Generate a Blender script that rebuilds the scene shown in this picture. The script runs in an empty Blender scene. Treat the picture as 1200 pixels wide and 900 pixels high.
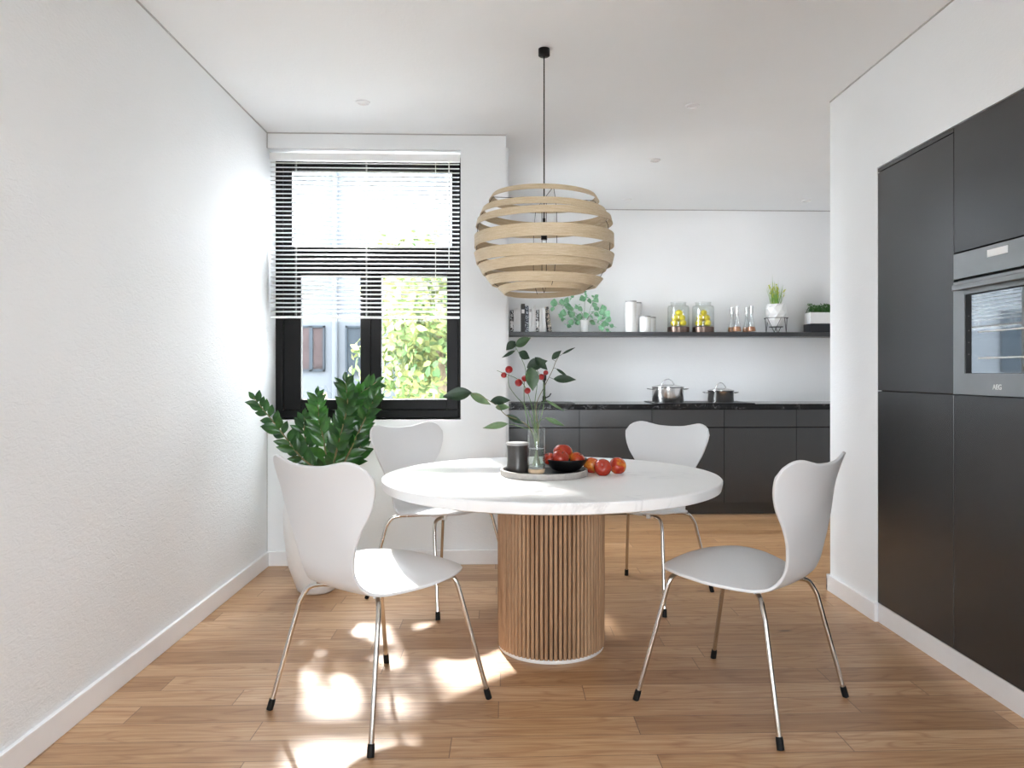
import bpy, bmesh, math, random
from math import sin, cos, pi, radians, sqrt
from mathutils import Vector, Matrix, noise as mnoise

C = bpy.context.scene.collection
SC = bpy.context.scene
random.seed(7)

# ------------------------------------------------------------------ camera
F_PX, TH, EYE = 890.0, 0.033, 1.17
PPX, HZ = 590 + F_PX * math.tan(TH), 437.0
cd = bpy.data.cameras.new('camera')
cam = bpy.data.objects.new('camera', cd); C.objects.link(cam)
cam.location = (0, 0, EYE)
cam.rotation_euler = (pi / 2, 0, -TH)
cd.sensor_width = 36.0; cd.sensor_fit = 'HORIZONTAL'
cd.lens = 36.0 * F_PX / 1200
cd.shift_x = -(PPX - 600) / 1200
cd.shift_y = -(450 - HZ) / 1200
cd.clip_start = 0.05; cd.clip_end = 200
cd.dof.use_dof = True
cd.dof.focus_distance = 3.3
cd.dof.aperture_fstop = 9.0
SC.camera = cam

# ------------------------------------------------------------------ light
w = bpy.data.worlds.new('World'); SC.world = w; w.use_nodes = True
bg = w.node_tree.nodes['Background']
bg.inputs[0].default_value = (0.90, 0.95, 1.0, 1)
bg.inputs[1].default_value = 11.5
sun_d = bpy.data.lights.new('sun', 'SUN'); sun_d.energy = 5.5; sun_d.angle = radians(2.6)
sun_d.color = (1.0, 0.955, 0.90)
sun = bpy.data.objects.new('sun', sun_d); C.objects.link(sun)
SUN_AZ, SUN_EL = radians(15.5), radians(37.6)
sd = Vector((sin(SUN_AZ) * cos(SUN_EL), -cos(SUN_AZ) * cos(SUN_EL), -sin(SUN_EL)))
sun.rotation_euler = sd.to_track_quat('-Z', 'Y').to_euler()


def portal(name, loc, rot, sx, sy):
    d = bpy.data.lights.new(name, 'AREA'); d.shape = 'RECTANGLE'; d.size = sx; d.size_y = sy
    d.cycles.is_portal = True
    o = bpy.data.objects.new(name, d); C.objects.link(o); o.location = loc; o.rotation_euler = rot


portal('portal_window', (-0.86, 4.93, 1.7), (-pi / 2, 0, 0), 1.2, 1.7)
portal('portal_kitchen', (-0.22, 5.545, 1.7), (0, -pi / 2, 0), 1.7, 1.15)
portal('portal_rear', (0.1, -2.02, 1.48), (pi / 2, 0, 0), 1.6, 1.3)

vs = SC.view_settings
vs.view_transform = 'Standard'; vs.look = 'None'; vs.gamma = 1.0; vs.use_curve_mapping = False
vs.exposure = 1.76
cy = SC.cycles
cy.max_bounces = 12; cy.diffuse_bounces = 7; cy.glossy_bounces = 5
cy.transmission_bounces = 10; cy.transparent_max_bounces = 16
cy.sample_clamp_indirect = 6.0
cy.caustics_reflective = False; cy.caustics_refractive = False


# ------------------------------------------------------------------ pixel helpers
def at(px, py, X=None, Y=None, Z=None):
    a = (px - PPX) / F_PX; b = (HZ - py) / F_PX
    d = (sin(TH) + a * cos(TH), cos(TH) - a * sin(TH), b)
    t = X / d[0] if X is not None else (Y / d[1] if Y is not None else (Z - EYE) / d[2])
    return Vector((t * d[0], t * d[1], EYE + t * d[2]))


# ------------------------------------------------------------------ materials
class NT:
    def __init__(s, name):
        s.m = bpy.data.materials.new(name); s.m.use_nodes = True
        s.t = s.m.node_tree; s.n = s.t.nodes; s.b = s.n['Principled BSDF']; s.out = s.n['Material Output']

    def add(s, typ, **kw):
        n = s.n.new(typ)
        for k, v in kw.items():
            if k.startswith('i_'):
                n.inputs[k[2:].replace('_', ' ')].default_value = v
            else:
                setattr(n, k, v)
        return n

    def link(s, a, b): s.t.links.new(a, b)

    def math(s, op, a, b=None, c=None):
        n = s.n.new('ShaderNodeMath'); n.operation = op
        for i, v in enumerate((a, b, c)):
            if v is None: continue
            if isinstance(v, (int, float)): n.inputs[i].default_value = v
            else: s.link(v, n.inputs[i])
        return n.outputs[0]

    def coords(s, kind='Object'):
        return s.add('ShaderNodeTexCoord').outputs[kind]

    def mapping(s, vec, scale=(1, 1, 1), loc=(0, 0, 0), rot=(0, 0, 0)):
        n = s.add('ShaderNodeMapping'); s.link(vec, n.inputs[0])
        n.inputs['Scale'].default_value = scale; n.inputs['Location'].default_value = loc
        n.inputs['Rotation'].default_value = rot
        return n.outputs[0]

    def noise(s, vec, scale, detail=4, rough=.5, dist=0):
        n = s.add('ShaderNodeTexNoise'); s.link(vec, n.inputs['Vector'])
        n.inputs['Scale'].default_value = scale; n.inputs['Detail'].default_value = detail
        n.inputs['Roughness'].default_value = rough; n.inputs['Distortion'].default_value = dist
        return n

    def ramp(s, fac, stops, interp='LINEAR'):
        n = s.add('ShaderNodeValToRGB'); s.link(fac, n.inputs[0]); cr = n.color_ramp; cr.interpolation = interp
        while len(cr.elements) < len(stops): cr.elements.new(0.5)
        for e, (p, c) in zip(cr.elements, stops):
            e.position = p; e.color = (*c, 1) if len(c) == 3 else c
        return n.outputs[0]

    def mix(s, fac, a, b, mode='MIX'):
        n = s.add('ShaderNodeMix', data_type='RGBA', blend_type=mode)
        for sock, v in ((n.inputs[0], fac), (n.inputs[6], a), (n.inputs[7], b)):
            if isinstance(v, (int, float)): sock.default_value = v
            elif isinstance(v, tuple): sock.default_value = (*v, 1) if len(v) == 3 else v
            else: s.link(v, sock)
        return n.outputs[2]

    def bump(s, h, strength=.2, dist=.002):
        n = s.add('ShaderNodeBump'); n.inputs['Strength'].default_value = strength
        n.inputs['Distance'].default_value = dist; s.link(h, n.inputs['Height'])
        s.link(n.outputs[0], s.b.inputs['Normal'])


def pbr(name, col, rough=.5, metal=0, vary=.06, scale=20, **kw):
    """plain principled with a faint procedural colour variation"""
    t = NT(name)
    n = t.noise(t.coords(), scale, 3)
    lo = tuple(max(0, c * (1 - vary)) for c in col); hi = tuple(min(1, c * (1 + vary)) for c in col)
    t.link(t.ramp(n.outputs[0], [(.3, lo), (.7, hi)]), t.b.inputs['Base Color'])
    t.b.inputs['Roughness'].default_value = rough; t.b.inputs['Metallic'].default_value = metal
    for k, v in kw.items(): t.b.inputs[k.replace('_', ' ')].default_value = v
    return t.m


def plaster(name, col, bump=.25):
    t = NT(name); v = t.coords()
    n1 = t.noise(t.mapping(v, (1, 1, 2.2)), 26, 6, .6, 1.2)
    n2 = t.noise(v, 160, 2)
    n3 = t.noise(v, 1.6, 3)
    t.link(t.ramp(n3.outputs[0], [(.3, tuple(c * .975 for c in col)), (.7, col)]), t.b.inputs['Base Color'])
    t.b.inputs['Roughness'].default_value = .75
    h = t.math('ADD', n1.outputs[0], t.math('MULTIPLY', n2.outputs[0], .25))
    t.bump(h, bump, .006)
    return t.m


M = {}
M['wall'] = plaster('wall_plaster', (.795, .812, .826), .5)
M['wall2'] = plaster('wall_smooth', (.80, .815, .828), .18)
M['kwall'] = plaster('wall_kitchen', (.86, .865, .87), .18)
M['ceil'] = plaster('ceiling_plaster', (.85, .866, .882), .2)
M['trim'] = pbr('white_trim', (.82, .82, .83), .4, vary=.01)
M['gap'] = pbr('shadow_gap', (.45, .44, .43), .8)  # grey stands in for shade in the wall and ceiling joints
M['black_frame'] = pbr('black_window_frame', (.008, .0075, .0075), .45, Specular_IOR_Level=.15)
M['chair'] = pbr('white_lacquer', (.635, .64, .65), .38, vary=.01, scale=3)
M['chrome'] = pbr('brushed_chrome', (.62, .60, .57), .16, 1.0, vary=.03)
M['rubber'] = pbr('black_rubber', (.006, .006, .006), .6, Specular_IOR_Level=.2)
M['clip'] = pbr('white_plastic', (.75, .75, .75), .45)
M['black'] = pbr('satin_black', (.006, .006, .0065), .35, Specular_IOR_Level=.3)
M['black_metal'] = pbr('black_wire', (.02, .02, .02), .4, .6)
M['cab'] = pbr('anthracite_laminate', (.015, .0155, .0165), .27, vary=.03, Specular_IOR_Level=.82)
M['cab_body'] = pbr('cabinet_gap_black', (.006, .006, .006), .7)
M['shelf'] = pbr('shelf_grey', (.032, .032, .035), .35)
M['blind'] = pbr('blind_aluminium_white', (.84, .84, .84), .4, vary=.01)
M['steel'] = pbr('stainless_steel', (.60, .59, .58), .2, 1.0, vary=.02)
M['oven'] = pbr('oven_steel', (.25, .255, .26), .36, .85, vary=.02)
M['oven_dark'] = pbr('oven_dark', (.003, .003, .003), .5, Specular_IOR_Level=.15)
M['pot_white'] = pbr('white_ceramic', (.78, .78, .77), .3, vary=.02)
M['soil'] = pbr('soil', (.05, .035, .025), .95, vary=.5, scale=90)
M['paper'] = pbr('book_pages', (.75, .73, .68), .8, vary=.05, scale=200)
M['book_white'] = pbr('book_white', (.78, .78, .78), .5, vary=.03)
M['bulb'] = pbr('bulb_glass', (.8, .8, .78), .2)
M['wood_light'] = pbr('light_wood', (.62, .45, .29), .5, vary=.15, scale=40)
M['copper'] = pbr('copper_liquid', (.50, .20, .08), .3, vary=.3, scale=30)
M['berry'] = pbr('berry_red', (.26, .006, .006), .28, vary=.3, scale=60)
M['stem'] = pbr('stem_green', (.10, .17, .06), .5, vary=.3, scale=60)
M['stem_brown'] = pbr('stem_brown', (.16, .13, .05), .5, vary=.3, scale=60)
M['cement'] = pbr('tray_cement', (.33, .31, .29), .6, vary=.12, scale=45)
M['lid_grey'] = pbr('lid_grey', (.33, .325, .32), .35)
M['white_print'] = pbr('white_print', (.8, .8, .8), .5, vary=0)
M['herb_box_black'] = pbr('planter_black', (.01, .011, .016), .3)
M['bark'] = pbr('bark', (.12, .09, .06), .9, vary=.4, scale=20)
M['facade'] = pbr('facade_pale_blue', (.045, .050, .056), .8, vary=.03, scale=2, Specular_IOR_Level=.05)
M['ground'] = pbr('outside_paving', (.38, .36, .33), .9, vary=.25, scale=2)
M['far_pane'] = pbr('far_pane', (.012, .016, .02), .7, Specular_IOR_Level=.05)
M['curtain'] = pbr('curtain_rose', (.020, .0145, .0145), .8, vary=.5, scale=3, Specular_IOR_Level=.05)


def leaf_mat(name, c1, c2, rough=.38, scale=9):
    t = NT(name)
    n = t.noise(t.coords(), scale, 3)
    t.link(t.ramp(n.outputs[0], [(.32, c1), (.68, c2)]), t.b.inputs['Base Color'])
    t.b.inputs['Roughness'].default_value = rough
    if scale < 1: t.b.inputs['Specular IOR Level'].default_value = .1
    return t.m


M['zz'] = leaf_mat('zz_leaf', (.005, .034, .007), (.03, .12, .018), .3, 14)
M['zz2'] = leaf_mat('zz_leaf_bright', (.014, .075, .012), (.055, .19, .028), .3, 14)
M['euc'] = leaf_mat('eucalyptus_leaf', (.12, .30, .16), (.26, .50, .30), .6, 30)
M['holly'] = leaf_mat('dark_leaf', (.006, .019, .009), (.018, .048, .02), .42, 25)
M['holly_light'] = leaf_mat('pale_leaf', (.05, .10, .04), (.14, .22, .10), .5, 25)
M['holly_mid'] = leaf_mat('mid_leaf', (.022, .055, .02), (.06, .115, .045), .42, 25)
M['grass'] = leaf_mat('grass_blade', (.09, .26, .04), (.30, .46, .08), .5, 30)
M['flower'] = leaf_mat('yellow_flower', (.42, .50, .04), (.65, .62, .10), .6, 60)
M['herb'] = leaf_mat('herb_leaf', (.02, .09, .015), (.06, .20, .03), .6, 40)
M['tree_a'] = leaf_mat('tree_leaf_green', (.04, .08, .03), (.13, .17, .055), .7, .9)
M['tree_b'] = leaf_mat('tree_leaf_yellow', (.12, .14, .045), (.26, .27, .10), .7, .9)


def floor_mat():
    t = NT('oak_planks'); v = t.coords()
    sp = t.add('ShaderNodeSeparateXYZ'); t.link(v, sp.inputs[0])
    x, y = sp.outputs[0], sp.outputs[1]
    W, L = .131, 1.25
    ry = t.math('DIVIDE', t.math('ADD', y, .045), W)
    row = t.math('FLOOR', ry)
    fy = t.math('FRACT', ry)
    wn = t.add('ShaderNodeTexWhiteNoise', noise_dimensions='1D'); t.link(row, wn.inputs['W'])
    rx = t.math('DIVIDE', t.math('ADD', x, t.math('MULTIPLY', wn.outputs[0], 7.0)), L)
    col = t.math('FLOOR', rx); fx = t.math('FRACT', rx)
    cid = t.add('ShaderNodeCombineXYZ'); t.link(col, cid.inputs[0]); t.link(row, cid.inputs[1])
    w2 = t.add('ShaderNodeTexWhiteNoise', noise_dimensions='3D'); t.link(cid.outputs[0], w2.inputs['Vector'])
    # grain coordinates shifted for each plank
    off = t.add('ShaderNodeVectorMath', operation='SCALE'); t.link(w2.outputs['Color'], off.inputs[0]); off.inputs['Scale'].default_value = 37.0
    vv = t.add('ShaderNodeVectorMath', operation='ADD'); t.link(v, vv.inputs[0]); t.link(off.outputs[0], vv.inputs[1])
    g = t.noise(t.mapping(vv.outputs[0], (1.2, 26, 1)), 2.4, 6, .62, .5)
    fine = t.noise(t.mapping(vv.outputs[0], (6, 160, 1)), 2.0, 3, .6)
    # cathedral figure: contour lines of a stretched noise field
    cn = t.noise(t.mapping(vv.outputs[0], (.9, 6.5, 1)), 1.3, 2, .4, .2)
    rings = t.math('PINGPONG', t.math('MULTIPLY', cn.outputs[0], 24.0), 1.0)
    base = t.ramp(w2.outputs['Value'], [(0, (.45, .270, .132)), (.3, (.59, .388, .212)), (.6, (.67, .46, .272)), (.85, (.53, .335, .175)), (1, (.72, .512, .32))])
    c1 = t.mix(t.ramp(g.outputs[0], [(.35, (1, 1, 1)), (.75, (0, 0, 0))]), base, t.mix(1.0, base, (.66, .52, .42), 'MULTIPLY'))
    inv = t.ramp(rings, [(0, (1, 1, 1)), (.35, (0, 0, 0))])
    c2 = t.mix(t.math('MULTIPLY', inv, .52), c1, t.mix(1.0, c1, (.62, .46, .36), 'MULTIPLY'))
    c3 = t.mix(t.math('MULTIPLY', t.ramp(fine.outputs[0], [(.45, (0, 0, 0)), (.75, (1, 1, 1))]), .25), c2, (.20, .11, .055))
    # knots
    vo = t.add('ShaderNodeTexVoronoi'); t.link(t.mapping(v, (1.0, 2.6, 1)), vo.inputs['Vector']); vo.inputs['Scale'].default_value = 1.05
    kn = t.ramp(vo.outputs['Distance'], [(.018, (1, 1, 1)), (.045, (0, 0, 0))])
    c4 = t.mix(t.math('MULTIPLY', kn, .75), c3, (.09, .045, .02))
    # seams
    ex = t.math('MULTIPLY', t.math('MINIMUM', fx, t.math('SUBTRACT', 1.0, fx)), L)
    ey = t.math('MULTIPLY', t.math('MINIMUM', fy, t.math('SUBTRACT', 1.0, fy)), W)
    e = t.math('MINIMUM', ex, ey)
    seam = t.math('LESS_THAN', e, .0014)
    c5 = t.mix(t.math('MULTIPLY', seam, .8), c4, (.10, .048, .022))
    t.link(c5, t.b.inputs['Base Color'])
    t.b.inputs['Roughness'].default_value = .36
    hh = t.math('SUBTRACT', t.math('MULTIPLY', g.outputs[0], .15), seam)
    t.bump(hh, .35, .0012)
    return t.m


M['floor'] = floor_mat()


def wood_band():
    t = NT('ash_veneer'); v = t.coords()
    n = t.noise(t.mapping(v, (6, 6, 90)), 3, 5, .6, .3)
    f = t.noise(v, 180, 2)
    c = t.ramp(n.outputs[0], [(.3, (.52, .41, .265)), (.7, (.68, .575, .41))])
    c = t.mix(t.math('MULTIPLY', f.outputs[0], .35), c, (.30, .20, .11))
    t.link(c, t.b.inputs['Base Color']); t.b.inputs['Roughness'].default_value = .55
    return t.m


def wood_rods():
    t = NT('oak_rods'); v = t.coords()
    n = t.noise(t.mapping(v, (70, 70, 2.5)), 1, 4, .6, .2)
    f = t.noise(t.mapping(v, (300, 300, 22)), 1, 2)
    c = t.ramp(n.outputs[0], [(.25, (.20, .105, .05)), (.45, (.36, .215, .12)), (.75, (.46, .29, .17))])
    c = t.mix(t.math('MULTIPLY', t.ramp(f.outputs[0], [(.5, (0, 0, 0)), (.7, (1, 1, 1))]), .35), c, (.12, .06, .03))
    t.link(c, t.b.inputs['Base Color']); t.b.inputs['Roughness'].default_value = .55
    return t.m


def marble(name, base, vein, scale, width, rough, amount=1.0):
    t = NT(name); v = t.coords()
    w1 = t.noise(v, scale, 7, .6, 1.4)
    d = t.math('ABSOLUTE', t.math('SUBTRACT', w1.outputs[0], .5))
    m = t.ramp(d, [(0, (1, 1, 1)), (width, (0, 0, 0))])
    mask = t.noise(v, scale * .7, 2)
    k = t.math('MULTIPLY', m, t.ramp(mask.outputs[0], [(.45, (0, 0, 0)), (.62, (1, 1, 1))]))
    t.link(t.mix(t.math('MULTIPLY', k, amount), base, vein), t.b.inputs['Base Color'])
    t.b.inputs['Roughness'].default_value = rough
    if sum(base) < .1: t.b.inputs['Specular IOR Level'].default_value = .25
    return t.m


M['band'] = wood_band(); M['rods'] = wood_rods()
M['top'] = marble('white_marble_top', (.80, .80, .80), (.52, .52, .53), 2.6, .035, .33, .5)
M['counter'] = marble('black_marble', (.006, .006, .007), (.55, .55, .55), 13, .007, .12, 1.0)


def thin_glass(name, tint=(1, 1, 1), refl=1.0, rough=0.0):
    t = NT(name); t.n.remove(t.b)
    tr = t.add('ShaderNodeBsdfTransparent'); tr.inputs[0].default_value = (*tint, 1)
    gl = t.add('ShaderNodeBsdfGlossy'); gl.inputs['Roughness'].default_value = rough
    lw = t.add('ShaderNodeLayerWeight'); lw.inputs[0].default_value = .5
    fr = t.math('ADD', .04, t.math('MULTIPLY', t.math('POWER', lw.outputs['Facing'], 5.0), .9))
    mx = t.add('ShaderNodeMixShader')
    t.link(t.math('MULTIPLY', fr, refl), mx.inputs[0]); t.link(tr.outputs[0], mx.inputs[1]); t.link(gl.outputs[0], mx.inputs[2])
    t.link(mx.outputs[0], t.out.inputs[0])
    return t.m


M['pane'] = thin_glass('window_glass', (.97, .98, .985))
M['jar'] = thin_glass('jar_glass', (.965, .975, .975), 1.2)
M['vase'] = thin_glass('vase_glass', (.95, .96, .96), 1.4)
M['water'] = thin_glass('water', (.82, .88, .83), 1.2)
t = NT('oven_glass'); t.b.inputs['Base Color'].default_value = (.30, .31, .32, 1); t.b.inputs['Metallic'].default_value = 1.0
t.b.inputs['Roughness'].default_value = .03
nn = t.noise(t.coords(), 4, 2); t.link(t.ramp(nn.outputs[0], [(.3, (.37, .38, .385)), (.7, (.39, .40, .405))]), t.b.inputs['Base Color'])
M['oven_glass'] = t.m


def ceramic_grey():
    t = NT('dark_glazed_ceramic'); v = t.coords()
    n = t.noise(t.mapping(v, (4, 4, 4)), 3, 3)
    t.link(t.ramp(n.outputs[0], [(.3, (.045, .042, .04)), (.7, (.075, .07, .066))]), t.b.inputs['Base Color'])
    t.b.inputs['Roughness'].default_value = .3; t.b.inputs['Metallic'].default_value = .35
    return t.m


M['ceramic'] = ceramic_grey()


def apple_mat(name, seed, yellow):
    t = NT(name); v = t.coords()
    n = t.noise(t.mapping(v, (1, 1, .6), (seed, seed * 2, 0)), 14, 4, .55, .4)
    s = t.noise(t.mapping(v, (160, 160, 20)), 1, 2)
    c = t.ramp(n.outputs[0], [(yellow - .12, (.58, .25, .03)), (yellow + .06, (.36, .022, .010)), (yellow + .3, (.20, .004, .005))])
    c = t.mix(t.math('MULTIPLY', s.outputs[0], .09), c, (.60, .22, .04))
    t.link(c, t.b.inputs['Base Color']); t.b.inputs['Roughness'].default_value = .25
    return t.m


M['apple'] = [apple_mat('apple_skin', 0, .34), apple_mat('apple_skin_yellow', 3.1, .52), apple_mat('apple_skin_orange', 7.7, .44)]
M['lemon'] = pbr('lemon_skin', (.80, .66, .03), .4, vary=.1, scale=60)


def spine_mat(name, base, ink, seed, sc=120):
    t = NT(name); v = t.coords()
    n = t.add('ShaderNodeTexVoronoi'); n.feature = 'F1'; n.distance = 'CHEBYCHEV'; n.inputs['Scale'].default_value = 1
    t.link(t.mapping(v, (sc, 10, sc * .9), (seed, 0, seed)), n.inputs['Vector'])
    b = t.add('ShaderNodeSeparateColor'); t.link(n.outputs['Color'], b.inputs[0])
    k = t.math('GREATER_THAN', b.outputs[0], .62)
    t.link(t.mix(k, base, ink), t.b.inputs['Base Color']); t.b.inputs['Roughness'].default_value = .5
    return t.m


M['book_black'] = spine_mat('book_black_spotted', (.012, .012, .012), (.75, .75, .75), 3.0)
M['book_navy'] = spine_mat('book_navy_pattern', (.03, .04, .06), (.55, .6, .66), 11.0)
M['book_dark'] = pbr('book_charcoal', (.03, .03, .032), .5)
M['book_mixed'] = spine_mat('book_mixed_pattern', (.015, .014, .014), (.60, .52, .42), 23.0, 140)


# ------------------------------------------------------------------ mesh builder
class MB:
    def __init__(s): s.v = []; s.f = []; s.m = []; s.cur = 0

    def box(s, x0, x1, y0, y1, z0, z1):
        b = len(s.v)
        for x in (x0, x1):
            for y in (y0, y1):
                for z in (z0, z1): s.v.append((x, y, z))
        for q in ((0, 1, 3, 2), (4, 6, 7, 5), (0, 4, 5, 1), (2, 3, 7, 6), (0, 2, 6, 4), (1, 5, 7, 3)):
            s.f.append(tuple(b + i for i in q))
        return s

    def grid(s, rows, closed=False, capped=False):
        b = len(s.v); n = len(rows[0])
        for r in rows: s.v.extend(tuple(p) for p in r)
        for i in range(len(rows) - 1):
            for j in range(n if closed else n - 1):
                k = (j + 1) % n
                s.f.append((b + i * n + j, b + i * n + k, b + (i + 1) * n + k, b + (i + 1) * n + j))
        if capped:
            s.f.append(tuple(b + j for j in range(n))[::-1])
            s.f.append(tuple(b + (len(rows) - 1) * n + j for j in range(n)))
        return s

    def lathe(s, prof, seg=32, c=(0, 0, 0), axis=None):
        rows = []
        R = None
        if axis is not None: R = Vector((0, 0, 1)).rotation_difference(Vector(axis)).to_matrix()
        for r, z in prof:
            row = []
            for j in range(seg):
                a = 2 * pi * j / seg
                p = Vector((max(r, 1e-5) * cos(a), max(r, 1e-5) * sin(a), z))
                if R: p = R @ p
                row.append((p.x + c[0], p.y + c[1], p.z + c[2]))
            rows.append(row)
        return s.grid(rows, closed=True)

    def tube(s, pts, r, seg=10, cap=True):
        pts = [Vector(p) for p in pts]; rows = []
        rad = r if isinstance(r, (list, tuple)) else [r] * len(pts)
        up = None
        for i, p in enumerate(pts):
            d = (pts[min(i + 1, len(pts) - 1)] - pts[max(i - 1, 0)]).normalized()
            if up is None:
                up = d.orthogonal().normalized()
            else:
                up = (up - d * up.dot(d)).normalized()
            q = d.cross(up)
            rows.append([p + (up * cos(2 * pi * j / seg) + q * sin(2 * pi * j / seg)) * rad[i] for j in range(seg)])
        return s.grid(rows, closed=True, capped=cap)

    def leaf(s, base, d, nrm, L, W, fold=.25, curl=.2, pw=.8, nl=7):
        d = Vector(d).normalized(); nrm = Vector(nrm); nrm = (nrm - d * nrm.dot(d)).normalized(); sd_ = d.cross(nrm)
        rows = []
        for i in range(nl):
            u = i / (nl - 1)
            wv = W / 2 * (sin(pi * min(1, max(0, u)) ** pw) if 0 < u < 1 else .03)
            c = Vector(base) + d * (L * u) - nrm * (curl * L * u * u)
            rows.append([c + sd_ * (wv * t_) + nrm * (abs(t_) * wv * fold) for t_ in (-1, -.5, 0, .5, 1)])
        return s.grid(rows)

    def build(s, name, mat, parent=None, smooth=None, loc=None, bevel=0, solid=0, subsurf=0, kind=None):
        me = bpy.data.meshes.new(name); me.from_pydata([tuple(p) for p in s.v], [], s.f)
        if mat is not None: me.materials.append(mat)
        bm = bmesh.new(); bm.from_mesh(me); bmesh.ops.recalc_face_normals(bm, faces=bm.faces); bm.to_mesh(me); bm.free()
        if smooth is not None:
            for p in me.polygons: p.use_smooth = True
            me.set_sharp_from_angle(angle=radians(smooth))
        o = bpy.data.objects.new(name, me); C.objects.link(o)
        if parent is not None: o.parent = parent
        if loc is not None: o.location = loc
        if solid:
            m = o.modifiers.new('solid', 'SOLIDIFY'); m.thickness = solid; m.offset = 0
        if bevel:
            m = o.modifiers.new('bevel', 'BEVEL'); m.width = bevel; m.segments = 2; m.limit_method = 'ANGLE'
        if subsurf:
            m = o.modifiers.new('sub', 'SUBSURF'); m.levels = subsurf; m.render_levels = subsurf
        if kind: o['kind'] = kind
        return o


def empty(name, loc=(0, 0, 0), rz=0):
    o = bpy.data.objects.new(name, None); C.objects.link(o); o.location = loc; o.rotation_euler = (0, 0, rz)
    o.empty_display_size = .1
    return o


def tag(o, label, cat, group=None):
    o['label'] = label; o['category'] = cat
    if group: o['group'] = group
    return o


def kids(o): return [c for c in bpy.data.objects if c.parent is o]


def copy_tree(o, parent=None):
    c = o.copy(); C.objects.link(c); c.parent = parent
    for ch in kids(o): copy_tree(ch, c)
    return c


def catmull(pts, n=6):
    P = [Vector(p) for p in pts]; P = [2 * P[0] - P[1]] + P + [2 * P[-1] - P[-2]]; out = []
    for i in range(1, len(P) - 2):
        for k in range(n):
            t_ = k / n; a, b, c, d = P[i - 1:i + 3]
            out.append(.5 * ((2 * b) + (c - a) * t_ + (2 * a - 5 * b + 4 * c - d) * t_ ** 2 + (3 * b - a - 3 * c + d) * t_ ** 3))
    out.append(P[-2]); return out


def lerp_tab(tab, x):
    if x <= tab[0][0]: return tab[0][1]
    for (a, va), (b, vb) in zip(tab, tab[1:]):
        if x <= b:
            i = [q[0] for q in tab].index(a); f = (x - a) / (b - a)
            def sl_(k):
                if k <= 0: return (tab[1][1] - tab[0][1]) / (tab[1][0] - tab[0][0])
                if k >= len(tab) - 1: return (tab[-1][1] - tab[-2][1]) / (tab[-1][0] - tab[-2][0])
                return (tab[k + 1][1] - tab[k - 1][1]) / (tab[k + 1][0] - tab[k - 1][0])
            m0, m1 = sl_(i) * (b - a), sl_(i + 1) * (b - a)
            return (2 * f ** 3 - 3 * f * f + 1) * va + (f ** 3 - 2 * f * f + f) * m0 + (-2 * f ** 3 + 3 * f * f) * vb + (f ** 3 - f * f) * m1
    return tab[-1][1]


def struct(o, label=None):
    o['kind'] = 'structure'
    if label: o['label'] = label
    return o


# ------------------------------------------------------------------ room shell
XL, XR = -1.435, 1.757
YW, WT = 4.66, 0.26           # window wall
YK = 6.745                    # kitchen back wall
XK = 0.034                    # kitchen left wall face
CEIL = 2.63
YB = -1.9                     # rear wall
YE = 4.03                     # end of right wall block
XKR = 3.55

m = MB(); m.box(XL - .25, XKR + .2, YB - .2, YW + WT, -.15, 0); m.box(XK - .24, XKR + .2, YW + WT, YK + .2, -.15, 0)
struct(m.build('floor', M['floor']))
m = MB(); m.box(XL - .25, XKR + .2, YB - .2, YW + WT, CEIL, CEIL + .25); m.box(XK - .24, XKR + .2, YW + WT, YK + .2, CEIL, CEIL + .25)
struct(m.build('ceiling', M['ceil']))
struct(MB().box(XL - .25, XL, YB, YW + WT, 0, CEIL).build('wall_left', M['wall']))
# window wall: opening starts at the left wall itself
WX0, WX1, WZ0, WZ1 = XL, -.262, .885, 2.535
WE = .016
m = MB()
m.box(XL, WX1, YW, YW + WT, 0, WZ0); m.box(XL, WX1, YW, YW + WT, WZ1, CEIL); m.box(WX1, WE, YW, YW + WT, 0, CEIL)
struct(m.build('wall_window', M['wall2']))
# kitchen left wall with its own window
KY0, KY1 = 4.99, 6.10
m = MB()
m.box(XK - .24, XK, YW + WT, KY0, 0, CEIL); m.box(XK - .24, XK, KY1, YK, 0, CEIL)
m.box(XK - .24, XK, KY0, KY1, 0, WZ0); m.box(XK - .24, XK, KY0, KY1, WZ1, CEIL)
struct(m.build('wall_kitchen_left', M['wall2']))
struct(MB().box(XK - .24, XKR + .2, YK, YK + .2, 0, CEIL).build('wall_kitchen_back', M['kwall']))
struct(MB().box(XKR, XKR + .2, YE, YK, 0, CEIL).build('wall_kitchen_right', M['wall2']))
# right wall block with the niche for the tall cabinets
CY1, CZ0, CZ1, MOD = 3.516, .089, 2.134, .604
CY0 = CY1 - 3 * MOD
for nm, q in (('wall_right', (XR, XKR + .2, CY1, YE, 0, CEIL)), ('wall_right_over_cabinets', (XR, XKR + .2, CY0, CY1, CZ1, CEIL)),
              ('wall_right_niche', (XR + .62, XKR + .2, CY0, CY1, 0, CZ1)), ('wall_right_near', (XR, XKR + .2, YB, CY0, 0, CEIL))):
    struct(MB().box(*q).build(nm, M['wall2']))
# rear wall: opening added behind the camera to let in fill light
RX0, RX1, RZ0, RZ1 = -.70, .90, .85, 2.1
m = MB()
m.box(XL, RX0, YB - .2, YB, 0, CEIL); m.box(RX1, XKR, YB - .2, YB, 0, CEIL); m.box(RX0, RX1, YB - .2, YB, 0, RZ0); m.box(RX0, RX1, YB - .2, YB, RZ1, CEIL)
struct(m.build('wall_rear', M['wall2']))

# baseboards
BH, BT = .088, .016


def baseboard(name, x0, x1, y0, y1, axis):
    m = MB(); m.box(x0, x1, y0, y1, 0, BH)
    struct(m.build(name, M['trim'], bevel=.003))


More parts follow.
